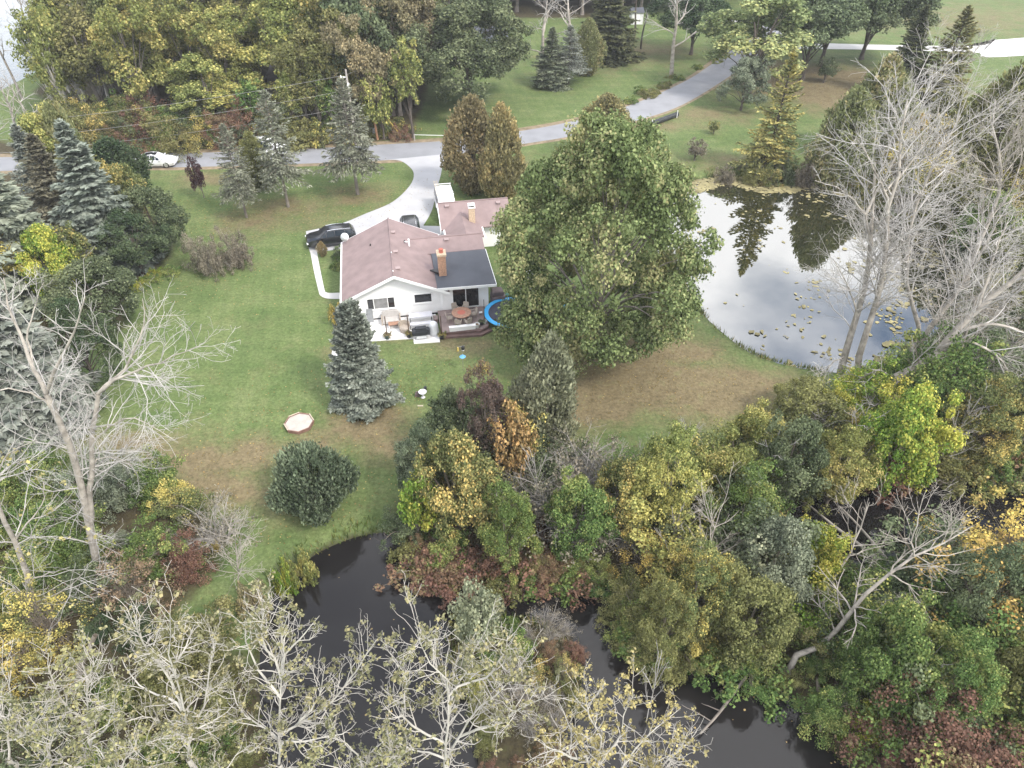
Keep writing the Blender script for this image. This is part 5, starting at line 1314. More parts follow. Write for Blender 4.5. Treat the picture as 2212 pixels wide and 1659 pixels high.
# ------------------------------------------------------------------ the house
simple('white_siding', (0.80, 0.80, 0.79), 0.6, 0.03, 1.5)
simple('white_trim', (0.82, 0.82, 0.81), 0.5, 0.02, 2.0)
simple('shingle', (0.235, 0.178, 0.172), 0.95, 0.13, 1.1, bump=0.5, spec=0.15, detail=9)
simple('roll_roof', (0.072, 0.077, 0.090), 0.75, 0.16, 0.5, bump=0.3, spec=0.3, detail=9)
simple('brick', (0.42, 0.25, 0.165), 0.9, 0.3, 9.0, bump=0.5)
simple('brick_pale', (0.52, 0.40, 0.28), 0.9, 0.25, 9.0, bump=0.5)
simple('dark_glass', (0.012, 0.013, 0.015), 0.06, 0.1, 1.0, spec=0.6)
simple('curtain', (0.22, 0.22, 0.22), 0.5, 0.25, 3.0)
simple('vent_brown', (0.30, 0.23, 0.22), 0.7, 0.1, 3.0)
simple('black_metal', (0.02, 0.02, 0.022), 0.45, 0.15, 4.0)
simple('grey_metal', (0.35, 0.36, 0.37), 0.4, 0.1, 4.0, metal=0.6)
simple('deck_wood', (0.265, 0.205, 0.19), 0.8, 0.16, 2.5, bump=0.3)
simple('deck_skirt', (0.15, 0.095, 0.085), 0.8, 0.2, 2.5)
simple('terracotta', (0.42, 0.13, 0.09), 0.7, 0.1, 4.0)
HA = math.radians(10.0)
HO = G(737.6, 653.4, 2.4)
def HL(x, y, z=0.0):
    return (HO[0]+x*math.cos(HA)-y*math.sin(HA), HO[1]+x*math.sin(HA)+y*math.cos(HA), z)
house = thing('house', 'white single-storey house with brown shingle roof and brick chimney', 'house', (HO[0], HO[1], 0), HA)
walls = MB()
rz = lambda x: 2.4+2.0*(x/4.35) if x < 4.35 else 4.4-2.0*((x-4.35)/4.35)
T = 0.17
walls.prism([(0.6, 0.6, -0.05), (8.1, 0.6, -0.05), (8.1, 0.6, rz(8.1)-T), (4.35, 0.6, 4.4-T), (0.6, 0.6, rz(0.6)-T)], (0, 8.8, 0))
walls.build('wall', 'white_siding', house)
MB().box(8.103, 11.95, 0.5, 9.0, -0.05, 2.62).build('sunroom_wall', 'white_siding', house)
MB().box(9.6, 12.6, 9.003, 11.2, -0.05, 2.38).build('connector_wall', 'white_siding', house)
MB().prism([(9.35, 11.203, -0.05), (9.35, 14.9, -0.05), (9.35, 14.9, 2.75), (9.35, 13.4, 3.6), (9.35, 11.203, 2.4)], (6.2, 0, 0)).build('garage_wall', 'white_siding', house)
def slab(name, pts, t, mat, parent=house):
    m = MB(); m.prism([(p[0], p[1], p[2]-t) for p in pts], t); o = m.build(name, mat, parent)
    return o
roof = slab('roof', [(0, 0, 2.4), (4.35, 0, 4.4), (4.35, 10, 4.4), (0, 10, 2.4)], 0.10, 'shingle')
slab('roof', [(4.353, 0, 4.4), (8.7, 0, 2.4), (8.7, 10, 2.4), (4.353, 10, 4.4)], 0.10, 'shingle')
slab('roof', [(6.0, 7.2, 3.62), (12.4, 7.2, 3.62), (12.4, 5.45, 3.02), (7.3, 5.45, 3.02)], 0.10, 'shingle')
slab('roof', [(6.0, 7.203, 3.62), (7.9, 9.4, 2.62), (12.4, 9.4, 2.62), (12.4, 7.203, 3.62)], 0.10, 'shingle')
slab('flat_roof', [(7.72, 0.0, 2.88), (12.55, 0.0, 2.78), (12.45, 5.55, 3.0), (7.72, 5.55, 3.0)], 0.10, 'roll_roof')
slab('connector_roof', [(11.1, 7.6, 3.33), (11.1, 12.5, 3.33), (9.4, 11.0, 2.42), (9.4, 8.8, 2.42)], 0.09, 'shingle')
slab('connector_roof', [(11.103, 7.6, 3.33), (12.85, 8.8, 2.42), (12.85, 11.0, 2.42), (11.103, 12.5, 3.33)], 0.09, 'shingle')
slab('garage_roof', [(9.07, 10.7, 2.4), (15.8, 10.7, 2.4), (15.8, 13.4, 3.82), (9.07, 13.4, 3.82)], 0.10, 'shingle')
slab('garage_roof', [(9.07, 13.403, 3.82), (15.8, 13.403, 3.82), (15.8, 15.3, 2.9), (9.07, 15.3, 2.9)], 0.10, 'shingle')
# ridge caps
for a, b in [((4.35, 0, 4.405), (4.35, 10, 4.405)), ((6.1, 7.2, 3.625), (12.4, 7.2, 3.625)), ((9.07, 13.4, 3.825), (15.8, 13.4, 3.825))]:
    MB().tube([a, b], 0.07, 6).build('ridge_cap', 'shingle', house)
# white rakes, fascias and gutters
def board(name, a, b, d, w, h, mat='white_trim', parent=house):   # a->b along the top edge; d = outward offset vector
    m = MB(); a = np.array(a); b = np.array(b); d = np.array(d)*w
    p = [a, b, b+(0, 0, -h), a+(0, 0, -h)]
    return m.prism([tuple(q) for q in p], tuple(d)).build(name, mat, parent)
board('rake_board', (-0.03, -0.003, 2.385), (4.35, -0.003, 4.392), (0, -1, 0), 0.045, 0.24)
board('rake_board', (4.353, -0.003, 4.392), (8.73, -0.003, 2.385), (0, -1, 0), 0.045, 0.24)
board('rake_board', (4.353, 10.003, 4.392), (8.73, 10.003, 2.385), (0, 1, 0), 0.045, 0.2)
board('rake_board', (-0.03, 10.003, 2.385), (4.35, 10.003, 4.392), (0, 1, 0), 0.045, 0.2)
MB().box(-0.13, -0.004, -0.02, 10.0, 2.27, 2.392).build('gutter', 'white_trim', house)
MB().box(8.704, 8.80, 9.5, 10.0, 2.27, 2.39).build('gutter', 'white_trim', house)
board('fascia', (7.75, -0.004, 2.87), (12.58, -0.004, 2.772), (0, -1, 0), 0.05, 0.22)
board('fascia', (12.553, 0, 2.77), (12.453, 5.5, 2.985), (1, 0, 0), 0.045, 0.2)
board('fascia', (9.06, 10.7, 2.39), (9.06, 13.4, 3.81), (-1, 0, 0), 0.05, 0.22)
board('fascia', (9.06, 13.4, 3.81), (9.06, 15.3, 2.89), (-1, 0, 0), 0.05, 0.22)
MB().box(9.27, 9.397, 8.75, 11.0, 2.28, 2.41).build('gutter', 'white_trim', house)
MB().box(12.853, 12.97, 8.6, 11.0, 2.28, 2.41).build('gutter', 'white_trim', house)
MB().tube([(9.33, 8.85, 2.3), (9.33, 8.85, 0.1)], 0.04, 8).build('downspout', 'white_trim', house)
MB().tube([(9.0, 10.75, 2.35), (9.0, 10.75, 0.1)], 0.04, 8).build('downspout', 'white_trim', house)
# windows
def window(x0, x1, z0, z1, y, panes, sill=True, mats=None, depth=0.05):
    fr = MB(); b = 0.07
    fr.box(x0-b, x1+b, y-depth, y-0.002, z1, z1+b); fr.box(x0-b, x1+b, y-depth, y-0.002, z0-b, z0)
    fr.box(x0-b, x0, y-depth, y-0.002, z0, z1); fr.box(x1, x1+b, y-depth, y-0.002, z0, z1)
    f = fr.build('window', 'white_trim', house)
    xs = [x0]+list(panes)+[x1]
    for i in range(len(xs)-1):
        a = xs[i]+(0.03 if i else 0); c = xs[i+1]-(0.03 if i < len(xs)-2 else 0)
        MB().box(a, c, y-0.018, y-0.004, z0, z1).build('pane', (mats or ['dark_glass']*9)[i], f)
        if i < len(xs)-2: MB().box(xs[i+1]-0.03, xs[i+1]+0.03, y-depth+.006, y-0.003, z0, z1).build('mullion', 'white_trim', f)
    if sill: MB().box(x0-b-0.03, x1+b+0.03, y-depth-0.05, y-0.002, z0-b-0.05, z0-b-0.002).build('sill', 'white_trim', f)
    return f
window(1.98, 4.15, 1.1, 2.08, 0.6, [2.48, 3.62], mats=['dark_glass', 'curtain', 'dark_glass'])
window(5.83, 7.2, 1.32, 2.10, 0.6, [])
d = window(8.98, 11.12, 0.55, 2.45, 0.5, [10.05], sill=False, depth=0.07)
d.name = 'sliding_door'
MB().box(9.97, 10.0, 0.42, 0.445, 1.3, 1.6).build('door_handle', 'grey_metal', d)
MB().box(0.56, 8.14, 0.575, 0.597, 0.0, 0.16).build('foundation_strip', 'black_metal', house)
MB().box(0.9, 7.9, 0.582, 0.598, 2.32, 2.38).build('trim_band', 'white_trim', house)
for x in (5.2, 7.75):
    MB().box(x, x+0.04, 0.584, 0.598, 0.2, 2.3).build('trim_batten', 'white_trim', house)
MB().box(4.30, 4.40, 0.55, 0.597, 3.35, 3.95).build('gable_vent', 'white_trim', house)
for x, c in ((-0.02, 0), ):
    MB().box(0.55, 0.598, 2.5, 4.0, 1.0, 2.1).build('side_window', 'dark_glass', house)
    MB().box(0.55, 0.598, 6.0, 7.2, 1.0, 2.1).build('side_window', 'dark_glass', house)
# chimneys
ch = MB().box(8.05, 8.68, 1.75, 2.55, 2.7, 4.75).build('chimney', 'brick', house)
MB().box(7.98, 8.75, 1.68, 2.62, 4.753, 4.92).build('cap', 'brick_pale', ch)
MB().lathe([(0.17, 0), (0.16, 0.22), (0.19, 0.24), (0.19, 0.30), (0.10, 0.34)], (8.36, 2.15, 4.923), 14).build('flue_pot', 'terracotta', ch)
MB().prism([(7.35, 2.55, 3.03), (8.05, 2.55, 3.1), (8.05, 1.8, 3.1)], 0.12).build('flashing', 'black_metal', ch)
c2 = MB().box(11.75, 12.3, 10.9, 11.4, 2.5, 4.25).build('chimney', 'brick_pale', house)
MB().box(11.70, 12.35, 10.85, 11.45, 4.253, 4.36).build('cap', 'white_trim', c2)
MB().box(11.78, 12.27, 10.93, 11.37, 4.363, 4.5).build('flue_pot', 'black_metal', c2)
MB().box(11.72, 12.33, 10.87, 11.43, 4.503, 4.56).build('lid', 'white_trim', c2)
# roof vents and pipes
def vent(x, y, z):
    m = MB(); m.prism([(x-.16, y-.14, z-.04), (x+.16, y-.14, z-.04), (x+.16, y+.14, z-.04), (x-.16, y+.14, z-.04)], .16)
    m.prism([(x-.2, y-.2, z+.1), (x+.2, y-.2, z+.1), (x+.2, y+.18, z+.1), (x-.2, y+.18, z+.1)], .05)
    m.build('roof_vent', 'vent_brown', house)
for x, y, z in [(4.75, 1.3, 4.22), (4.7, 4.0, 4.24), (4.65, 7.4, 4.26), (9.2, 6.75, 3.47), (9.9, 12.95, 3.6), (14.8, 12.9, 3.58)]: vent(x, y, z)
MB().tube([(2.6, 6.7, 3.5), (2.6, 6.7, 3.78)], 0.06, 10).build('vent_pipe', 'black_metal', house)
MB().tube([(5.9, 5.9, 3.6), (5.9, 5.9, 4.35)], 0.075, 10).tube([(5.55, 5.95, 4.1), (5.9, 5.9, 4.1)], 0.05, 8).build('vent_pipe', 'white_trim', house)
MB().tube([(5.55, 6.3, 3.8), (5.55, 6.3, 4.05)], 0.06, 10).build('vent_pipe', 'black_metal', house)
for y in (0.6, 3.6): MB().lathe([(0.05, 0), (0.04, 0.1)], (4.35, y, 4.44), 8).build('ridge_knob', 'white_trim', house)
dish = MB().lathe([(0.02, 0.0), (0.2, 0.03), (0.36, 0.09), (0.37, 0.10)], (0, 0, 0), 22)
do = dish.build('satellite_dish', 'white_trim', house, smooth=True, loc=(0.35, 9.5, 3.15)); do.rotation_euler = (math.radians(62), 0, math.radians(-10))
MB().tube([(0.35, 9.62, 2.45), (0.35, 9.62, 3.1)], 0.03, 8).build('dish_mast', 'grey_metal', house)
MB().box(8.86, 9.05, 10.4, 10.7, 0.0, 1.2).build('utility_box', 'grey_metal', house)

# ------------------------------------------------------------------ patio, deck, and what stands on them
simple('patio_concrete', (0.74, 0.73, 0.72), 0.9, 0.05, 0.8, bump=0.2, detail=8)
patio = [(1.5, 0.55), (1.5, -2.35), (5.35, -2.62), (5.35, -3.32), (7.42, -3.45), (7.42, 0.5)]
m = MB(); m.prism([HL(x, y, -0.02) for x, y in patio[::-1]], 0.09); tag(m.build('patio', 'patio_concrete'), kind='structure')
m = MB(); m.lathe([(1.35, 0), (1.35, 0.10), (1.28, 0.12)], (*G(755, 762), 0.0), 28); tag(m.build('round_pad', 'patio_concrete'), 'white round concrete pad half hidden behind the blue spruce', 'pad')
tag(sheet('garden_path', GP([(1128,580),(1150,585),(1162,640),(1150,665),(1128,650),(1120,610)]), 0.024, 'white_concrete'), kind='structure')
deck = thing('deck', 'brown wooden deck in front of the sliding door', 'deck', HL(0, 0), HA)
dk = [(7.62, 0.45), (7.62, -2.75), (10.75, -2.95), (11.5, -2.5), (11.62, 0.42)]
m = MB(); m.prism([(x, y, -0.02) for x, y in dk], 0.40); m.build('base', 'deck_skirt', deck)
m = MB(); m.prism([(7.75, -2.753, -0.02), (7.75, -3.05, -0.02), (10.85, -3.25, -0.02), (11.75, -2.7, -0.02), (11.62, -2.43, -0.02), (10.76, -2.953, -0.02)], 0.20); m.build('step', 'deck_skirt', deck)
bd = MB()
for i in range(24):
    y1 = 0.44-i*0.14; y0 = y1-0.128
    xr = 11.6-0.03*i*0.14 if y0 > -2.45 else 11.5-(-2.5-y0+.05)*1.6
    lo = max(y0, -2.78)
    if lo < y1: bd.box(7.62, max(10.6, xr), lo, y1, 0.383, 0.42)
bd.build('boards', 'deck_wood', deck)
DZ = 0.422
simple('teak', (0.33, 0.19, 0.13), 0.7, 0.2, 6.0)
simple('wicker', (0.36, 0.31, 0.26), 0.85, 0.2, 12.0)
simple('cushion_grey', (0.45, 0.43, 0.41), 0.9, 0.08, 4.0)
simple('cover_silver', (0.60, 0.61, 0.63), 0.55, 0.08, 3.0)
simple('lavender_cloth', (0.56, 0.56, 0.60), 0.8, 0.06, 3.0)
simple('black_cover', (0.022, 0.024, 0.030), 0.6, 0.3, 3.0)
simple('pot_teal', (0.05, 0.085, 0.09), 0.5, 0.2, 4.0)
simple('pot_black', (0.02, 0.02, 0.03), 0.5, 0.2, 4.0)
simple('pot_white', (0.60, 0.62, 0.60), 0.6, 0.1, 4.0)
simple('pole_wood', (0.11, 0.07, 0.05), 0.7, 0.3, 4.0)
simple('soil', (0.14, 0.09, 0.05), 0.95, 0.4, 8.0)
simple('tramp_blue', (0.035, 0.36, 0.72), 0.5, 0.05, 3.0)
simple('tramp_black', (0.035, 0.036, 0.055), 0.8, 0.15, 3.0)
simple('bin_green', (0.03, 0.13, 0.085), 0.6, 0.15, 3.0)
simple('tarp', (0.14, 0.105, 0.105), 0.8, 0.25, 2.0)
simple('blue_plastic', (0.12, 0.36, 0.62), 0.5, 0.1, 3.0)
simple('yellow_plastic', (0.65, 0.48, 0.12), 0.5, 0.1, 3.0)
simple('red_wood', (0.20, 0.115, 0.09), 0.8, 0.25, 4.0)
simple('sand', (0.40, 0.36, 0.32), 0.95, 0.12, 3.0, bump=0.6)
simple('pale_wood', (0.44, 0.38, 0.29), 0.8, 0.12, 4.0)
t = thing('dining_table', 'round brown wooden table on the deck', 'table', HL(9.45, -1.25, DZ), HA)
MB().lathe([(0.79, 0.70), (0.80, 0.715), (0.80, 0.74), (0.78, 0.755)], sides=32).build('tabletop', 'teak', t)
MB().lathe([(0.33, 0.757), (0.33, 0.762)], sides=24).build('turntable', 'terracotta', t)
for k in range(4):
    a = k*math.pi/2+.78; MB().box(.5*math.cos(a)-.03, .5*math.cos(a)+.03, .5*math.sin(a)-.03, .5*math.sin(a)+.03, 0, .70).build('leg', 'teak', t)
def chair(x, y, face, label):
    c = thing('patio_chair', label, 'chair', HL(x, y, DZ), HA+face, 'wicker chairs around the deck table')
    MB().box(-.24, .24, -.22, .24, .40, .45).build('seat', 'wicker', c, bevel=.015)
    MB().prism([(-.24, .24, .42), (.24, .24, .42), (.24, .32, .88), (.18, .33, .94), (-.18, .33, .94), (-.24, .32, .88)], (0, .04, 0)).build('backrest', 'wicker', c)
    for sx in (-1, 1):
        MB().box(sx*.24-.025, sx*.24+.025, -.2, .26, .62, .66).build('armrest', 'wicker', c)
        for sy in (-.19, .21): MB().box(sx*.22-.02, sx*.22+.02, sy-.02, sy+.02, 0, .40).build('leg', 'wicker', c)
        MB().box(sx*.24-.02, sx*.24+.02, -.19, -.15, .45, .62).build('armrest_post', 'wicker', c)
for k, (a, lb) in enumerate([(-1.95, 'wicker chair with its back to the lawn'), (-1.15, 'wicker chair with its back to the white bench box'), (0.15, 'wicker chair at the trampoline side of the table'), (1.15, 'wicker chair between table and sliding door'), (1.95, 'wicker chair under the sliding door glass'), (3.25, 'wicker chair at the patio side of the table')]):
    r = 0.98; chair(9.45+r*math.cos(a), -1.25+r*math.sin(a), a-math.pi/2, lb)
t = thing('bench_box', 'long white box bench along the deck edge', 'bench', HL(9.35, -2.62, DZ), HA)
MB().box(-1.05, 1.05, -.13, .13, 0, .34).build('box', 'white_trim', t); MB().box(-1.08, 1.08, -.15, .15, .343, .38).build('lid', 'white_trim', t)
def pot(x, y, z, r, h, mat, label, plant_mat=None, name='flower_pot'):
    p = thing(name, label, 'pot', HL(x, y, z))
    MB().lathe([(r*.72, 0), (r, h*.9), (r*1.05, h), (r*.9, h), (r*.88, h*.88), (0.01, h*.87)], sides=18).build('pot_body', mat, p, smooth=False)
    MB().lathe([(r*.86, h*.875), (0.01, h*.89)], sides=16, cap=False).build('soil', 'soil', p)
    if plant_mat: 
        o = obj('foliage', PROTO['shrub_low']['crown'], plant_mat, p, (0, 0, h*.8)); o.scale = (r*.7, r*.7, r*.55)
    return p
pot(10.55, -2.5, DZ, .22, .34, 'pot_white', 'white pot at the end of the white bench box', None)
pot(10.95, -2.15, DZ, .20, .32, 'pot_black', 'dark pot with a plant at the deck corner', 'darkgreen')
pot(11.25, -2.05, DZ, .15, .26, 'pot_white', 'small pale pot at the very corner of the deck', None)
pot(9.02, -2.2, DZ, .16, .2, 'terracotta', 'low red and white pot beside the bench box', 'green')
t = thing('step_stool', 'small white stool near the trampoline side of the deck', 'stool', HL(11.1, -.75, DZ), HA)
MB().box(-.13, .13, -.1, .1, .2, .24).build('seat', 'white_trim', t)
for sx in (-1, 1):
    for sy in (-1, 1): MB().box(sx*.1-.015, sx*.1+.015, sy*.07-.015, sy*.07+.015, 0, .2).build('leg', 'grey_metal', t)
# patio furniture
def r3(x, y, z=0.07): 
    u, v = (860+x/11.06)*2212/2400, (680+y/11.06)*2212/2400; a = G(u, v, z); return (a[0], a[1], z)
t = thing('loveseat', 'grey-beige loveseat with a tall rounded back against the house wall', 'sofa', HL(3.72, -.05, .072), HA)
MB().box(-.68, .68, -.45, .25, .12, .42).build('seat', 'cushion_grey', t, bevel=.04)
bk = [(-.7, .25, .1), (.7, .25, .1), (.7, .25, .78), (.6, .25, .90), (.35, .25, .96), (-.35, .25, .96), (-.6, .25, .90), (-.7, .25, .78)]
MB().prism(bk, (0, .16, 0)).build('backrest', 'cushion_grey', t)
for s in (-1, 1): MB().box(s*.74-.06, s*.74+.06, -.45, .38, .05, .60).build('armrest', 'wicker', t, bevel=.03)
t = thing('coffee_table', 'low table with an orange wooden top in front of the loveseat', 'table', HL(3.95, -.85, .072), HA)
MB().box(-.48, .48, -.24, .24, .38, .42).build('tabletop', 'teak', t)
MB().box(-.44, .44, -.2, .2, .12, .15).build('shelf', 'cushion_grey', t)
for sx in (-1, 1):
    for sy in (-1, 1): MB().box(sx*.43-.02, sx*.43+.02, sy*.19-.02, sy*.19+.02, 0, .38).build('leg', 'white_trim', t)
t = thing('lounge_chair', 'beige barrel chair beside the planter on the patio', 'chair', HL(4.72, -1.55, .072), HA+1.2)
MB().lathe([(.36, .05), (.40, .42), (.05, .44)], sides=16).build('seat', 'wicker', t)
bp = MB()
for k in range(7):
    a0, a1 = -1.2+k*.4, -1.2+(k+1)*.4
    bp.prism([(.40*math.cos(a0), .40*math.sin(a0), .4), (.40*math.cos(a1), .40*math.sin(a1), .4), (.48*math.cos(a1), .48*math.sin(a1), .4), (.48*math.cos(a0), .48*math.sin(a0), .4)], .42)
bp.build('backrest', 'wicker', t)
t = thing('patio_table', 'pale grey rectangular patio table behind the black grill', 'table', HL(6.15, -.45, .072), HA)
MB().box(-.95, .95, -.36, .36, .70, .75).build('tabletop', 'lavender_cloth', t, bevel=.015)
for sx in (-1, 1):
    for sy in (-1, 1): MB().box(sx*.88-.03, sx*.88+.03, sy*.3-.03, sy*.3+.03, 0, .70).build('leg', 'black_metal', t)
MB().box(-.9, .9, -.33, -.30, .62, .69).build('apron', 'cover_silver', t)
t = thing('patio_bench', 'pale grey bench between the patio table and the black grill', 'bench', HL(6.1, -1.25, .072), HA)
MB().box(-.92, .92, -.2, .2, .42, .46).build('seat', 'lavender_cloth', t, bevel=.015)
for sx in (-1, 1):
    for sy in (-1, 1): MB().box(sx*.86-.03, sx*.86+.03, sy*.16-.03, sy*.16+.03, 0, .42).build('leg', 'black_metal', t)
t = thing('grill', 'barbecue grill under a black cover at the patio edge', 'grill', HL(6.0, -2.72, .072), HA)
MB().prism([(-.72, -.28, .42), (.72, -.28, .42), (.72, .28, .42), (-.72, .28, .42)], .40).prism([(-.66, -.25, .823), (.66, -.25, .823), (.66, .25, .823), (-.66, .25, .823)], .10).prism([(-.45, -.2, .926), (.45, -.2, .926), (.45, .2, .926), (-.45, .2, .926)], .16).build('cover', 'black_cover', t, bevel=.05)
MB().box(-.42, .42, -.22, .22, .06, .41).build('cabinet', 'grey_metal', t)
MB().box(-.4, .4, -.28, -.225, .14, .34).build('drawer', 'cover_silver', t)
for sx in (-1, 1): MB().lathe([(.05, 0), (.05, .055)], (sx*.36, 0, 0), 10).build('caster', 'black_metal', t)
t = thing('smoker', 'smoker grill under a pale silver cover beside the deck', 'grill', HL(7.05, -2.3, .072), HA)
MB().lathe([(.40, 0), (.41, .25), (.37, .6), (.36, .85), (.30, 1.05), (.18, 1.16), (.03, 1.2)], sides=14).build('cover', 'cover_silver', t, smooth=True)
t = thing('storage_crate', 'small dark wooden crate between the patio table and the deck', 'crate', HL(7.35, -.55, .072), HA)
MB().box(-.17, .17, -.28, .28, 0, .34).build('box', 'deck_skirt', t); MB().box(-.19, .19, -.3, .3, .343, .38).build('lid', 'deck_wood', t)
t = thing('shutter_panel', 'grey panel leaning at the wall behind the blue spruce', 'panel', HL(2.05, .42, .072), HA)
MB().prism([(-.25, -.25, 0), (.25, -.25, 0), (.25, .12, 1.1), (-.25, .12, 1.1)], (0, .05, 0)).build('board', 'grey_metal', t)
for x, y, mat, lb, pl in [(3.3, -2.25, 'pot_teal', 'teal planter with a tall dark pole beside the blue spruce', 'tan'), (5.05, -2.35, 'pot_black', 'black planter with a tall pole beside the grill', 'goldgreen'), (7.62, -2.95, 'pot_black', 'black planter with a reddish pole at the deck corner', 'goldgreen')]:
    p = pot(x, y, .02, .26, .42, mat, lb, pl, 'planter')
    MB().tube([(0, 0, .3), (0.01, .0, 2.15)], .045, 8).build('pole', 'pole_wood', p)
# trampoline
tx, ty = G(1103, 675, 0.7)
t = thing('trampoline', 'round trampoline with bright blue edge pad beside the deck', 'trampoline', (tx, ty, 0))
MB().lathe([(2.2, .70), (2.2, .76), (1.85, .77), (1.85, .71)], sides=48, cap=False).build('edge_pad', 'tramp_blue', t)
MB().lathe([(1.86, .715), (0.01, .70)], sides=40, cap=False).build('mat', 'tramp_black', t)
for k in range(6):
    a = k*math.pi/3+.3
    MB().tube([(2.1*math.cos(a), 2.1*math.sin(a), 0), (2.1*math.cos(a), 2.1*math.sin(a), .70)], .03, 8).build('leg', 'grey_metal', t)
    MB().tube([(2.26*math.cos(a), 2.26*math.sin(a), .2), (2.26*math.cos(a), 2.26*math.sin(a), 2.4)], .025, 8).build('net_pole', 'black_metal', t)
t = thing('deck_box', 'green storage box beside the house', 'storage box', (*G(1090, 650), 0), HA)
MB().box(-.75, .75, -.35, .35, 0, .62).build('box', 'bin_green', t, bevel=.03); MB().box(-.79, .79, -.38, .38, .623, .72).build('lid', 'bin_green', t, bevel=.02)
t = thing('covered_stack', 'tarp-covered brown stack against the sunroom corner', 'stack', HL(12.85, 1.2, 0), HA)
MB().prism([(-.6, -.5, 0), (.6, -.5, 0), (.7, .6, 0), (-.6, .6, 0)], 1.0).prism([(-.5, -.4, 1.003), (.5, -.4, 1.003), (.4, .5, 1.003), (-.5, .5, 1.003)], .45).build('tarp', 'tarp', t, bevel=.12)
# garden ornaments
bx, by = G(1001, 800)
t = thing('bird_feeder', 'bird feeder pole with a blue cone and a dark hanging feeder on the lawn', 'bird feeder', (bx, by, 0))
MB().tube([(0, 0, 0), (0, 0, 2.35)], .015, 6).tube([(-.35, 0, 2.2), (.2, 0, 2.35)], .01, 5).build('pole', 'grey_metal', t)
MB().lathe([(.24, 1.32), (.02, 1.52)], sides=18).build('baffle_cone', 'blue_plastic', t)
MB().lathe([(.02, 2.0), (.13, 2.02), (.13, 2.26), (.02, 2.34)], (.06, 0, 0), 12).build('seed_house', 'black_metal', t)
MB().lathe([(.10, 1.93), (.10, 1.99)], (.06, 0, 0), 12).build('seed_tray', 'white_trim', t)
MB().tube([(-.32, 0, 1.85), (-.32, 0, 2.2)], .05, 8).build('tube_feeder', 'yellow_plastic', t)
bx, by = G(914, 858)
t = thing('bird_bath', 'small grey-blue bird bath on the lawn beyond the spruce', 'bird bath', (bx, by, 0))
MB().lathe([(.16, 0), (.07, .08), (.06, .4), (.1, .44), (.3, .5), (.3, .54), (.25, .52), (.01, .49)], sides=18).build('basin', 'lavender_cloth', t)
t = thing('garden_stone', 'dark carved garden stone beside the bird bath', 'ornament', (bx-.42, by+.1, 0))
MB().prism([(-.2, -.12, 0), (.2, -.12, 0), (.16, .14, 0), (-.18, .12, 0)], (.03, .02, .3)).prism([(-.1, -.06, .303), (.12, -.05, .303), (.1, .1, .303), (-.1, .08, .303)], .14).build('stone', 'tarp', t, bevel=.05)
t = thing('garden_stone', 'small upright dark stone behind the bird bath', 'ornament', (bx+.08, by+.75, 0))
MB().prism([(-.12, -.09, 0), (.12, -.09, 0), (.1, .1, 0), (-.1, .08, 0)], (.02, .02, .36)).build('stone', 'black_cover', t, bevel=.05)
bx, by = G(908, 877)
t = thing('garden_plank', 'short pale plank lying on the lawn near the bird bath', 'plank', (bx, by, 0))
MB().box(-.2, .2, -.05, .05, .0, .04).build('plank_body', 'pale_wood', t, bevel=.008)
# octagonal sandpit
sx, sy = G(647, 917)
t = thing('sandpit', 'octagonal wooden sandpit full of pale sand on the lawn', 'sandpit', (sx, sy, 0))
Rr = 1.02
for k in range(8):
    a0, a1 = (k+.25)*math.pi/4, (k+1.25)*math.pi/4
    e = [(Rr*math.cos(a0), Rr*math.sin(a0), 0), (Rr*math.cos(a1), Rr*math.sin(a1), 0), ((Rr-.07)*math.cos(a1), (Rr-.07)*math.sin(a1), 0), ((Rr-.07)*math.cos(a0), (Rr-.07)*math.sin(a0), 0)]
    MB().prism(e, .24).build('side_board', 'red_wood', t)
    if k in (0, 2, 4): 
        e2 = [(p[0]*1.02, p[1]*1.02, .243) for p in e]; MB().prism(e2, .03).build('seat_board', 'pale_wood', t)
MB().lathe([(Rr-.08, .19), (.4, .215), (.01, .2)], sides=8, ang=math.pi/16, cap=False).build('sand_fill', 'sand', t)

# ------------------------------------------------------------------ vehicles
simple('paint_white', (0.80, 0.81, 0.82), 0.25, 0.02, 1.0, spec=0.6)
simple('paint_black', (0.018, 0.019, 0.022), 0.18, 0.1, 1.0, spec=0.8)
simple('paint_dark', (0.028, 0.030, 0.036), 0.2, 0.1, 1.0, spec=0.8)
simple('car_glass', (0.015, 0.022, 0.03), 0.16, 0.1, 1.0, spec=0.18)
simple('roof_black', (0.010, 0.011, 0.013), 0.35, 0.1, 1.0, spec=0.08)
simple('tyre', (0.018, 0.018, 0.018), 0.85, 0.2, 5.0)
simple('alloy', (0.55, 0.56, 0.58), 0.3, 0.1, 4.0, metal=0.7)
simple('lamp_red', (0.45, 0.02, 0.02), 0.3, 0.05, 3.0)
simple('lamp_clear', (0.75, 0.76, 0.78), 0.15, 0.05, 3.0)
simple('chrome', (0.7, 0.71, 0.73), 0.15, 0.02, 3.0, metal=0.9)
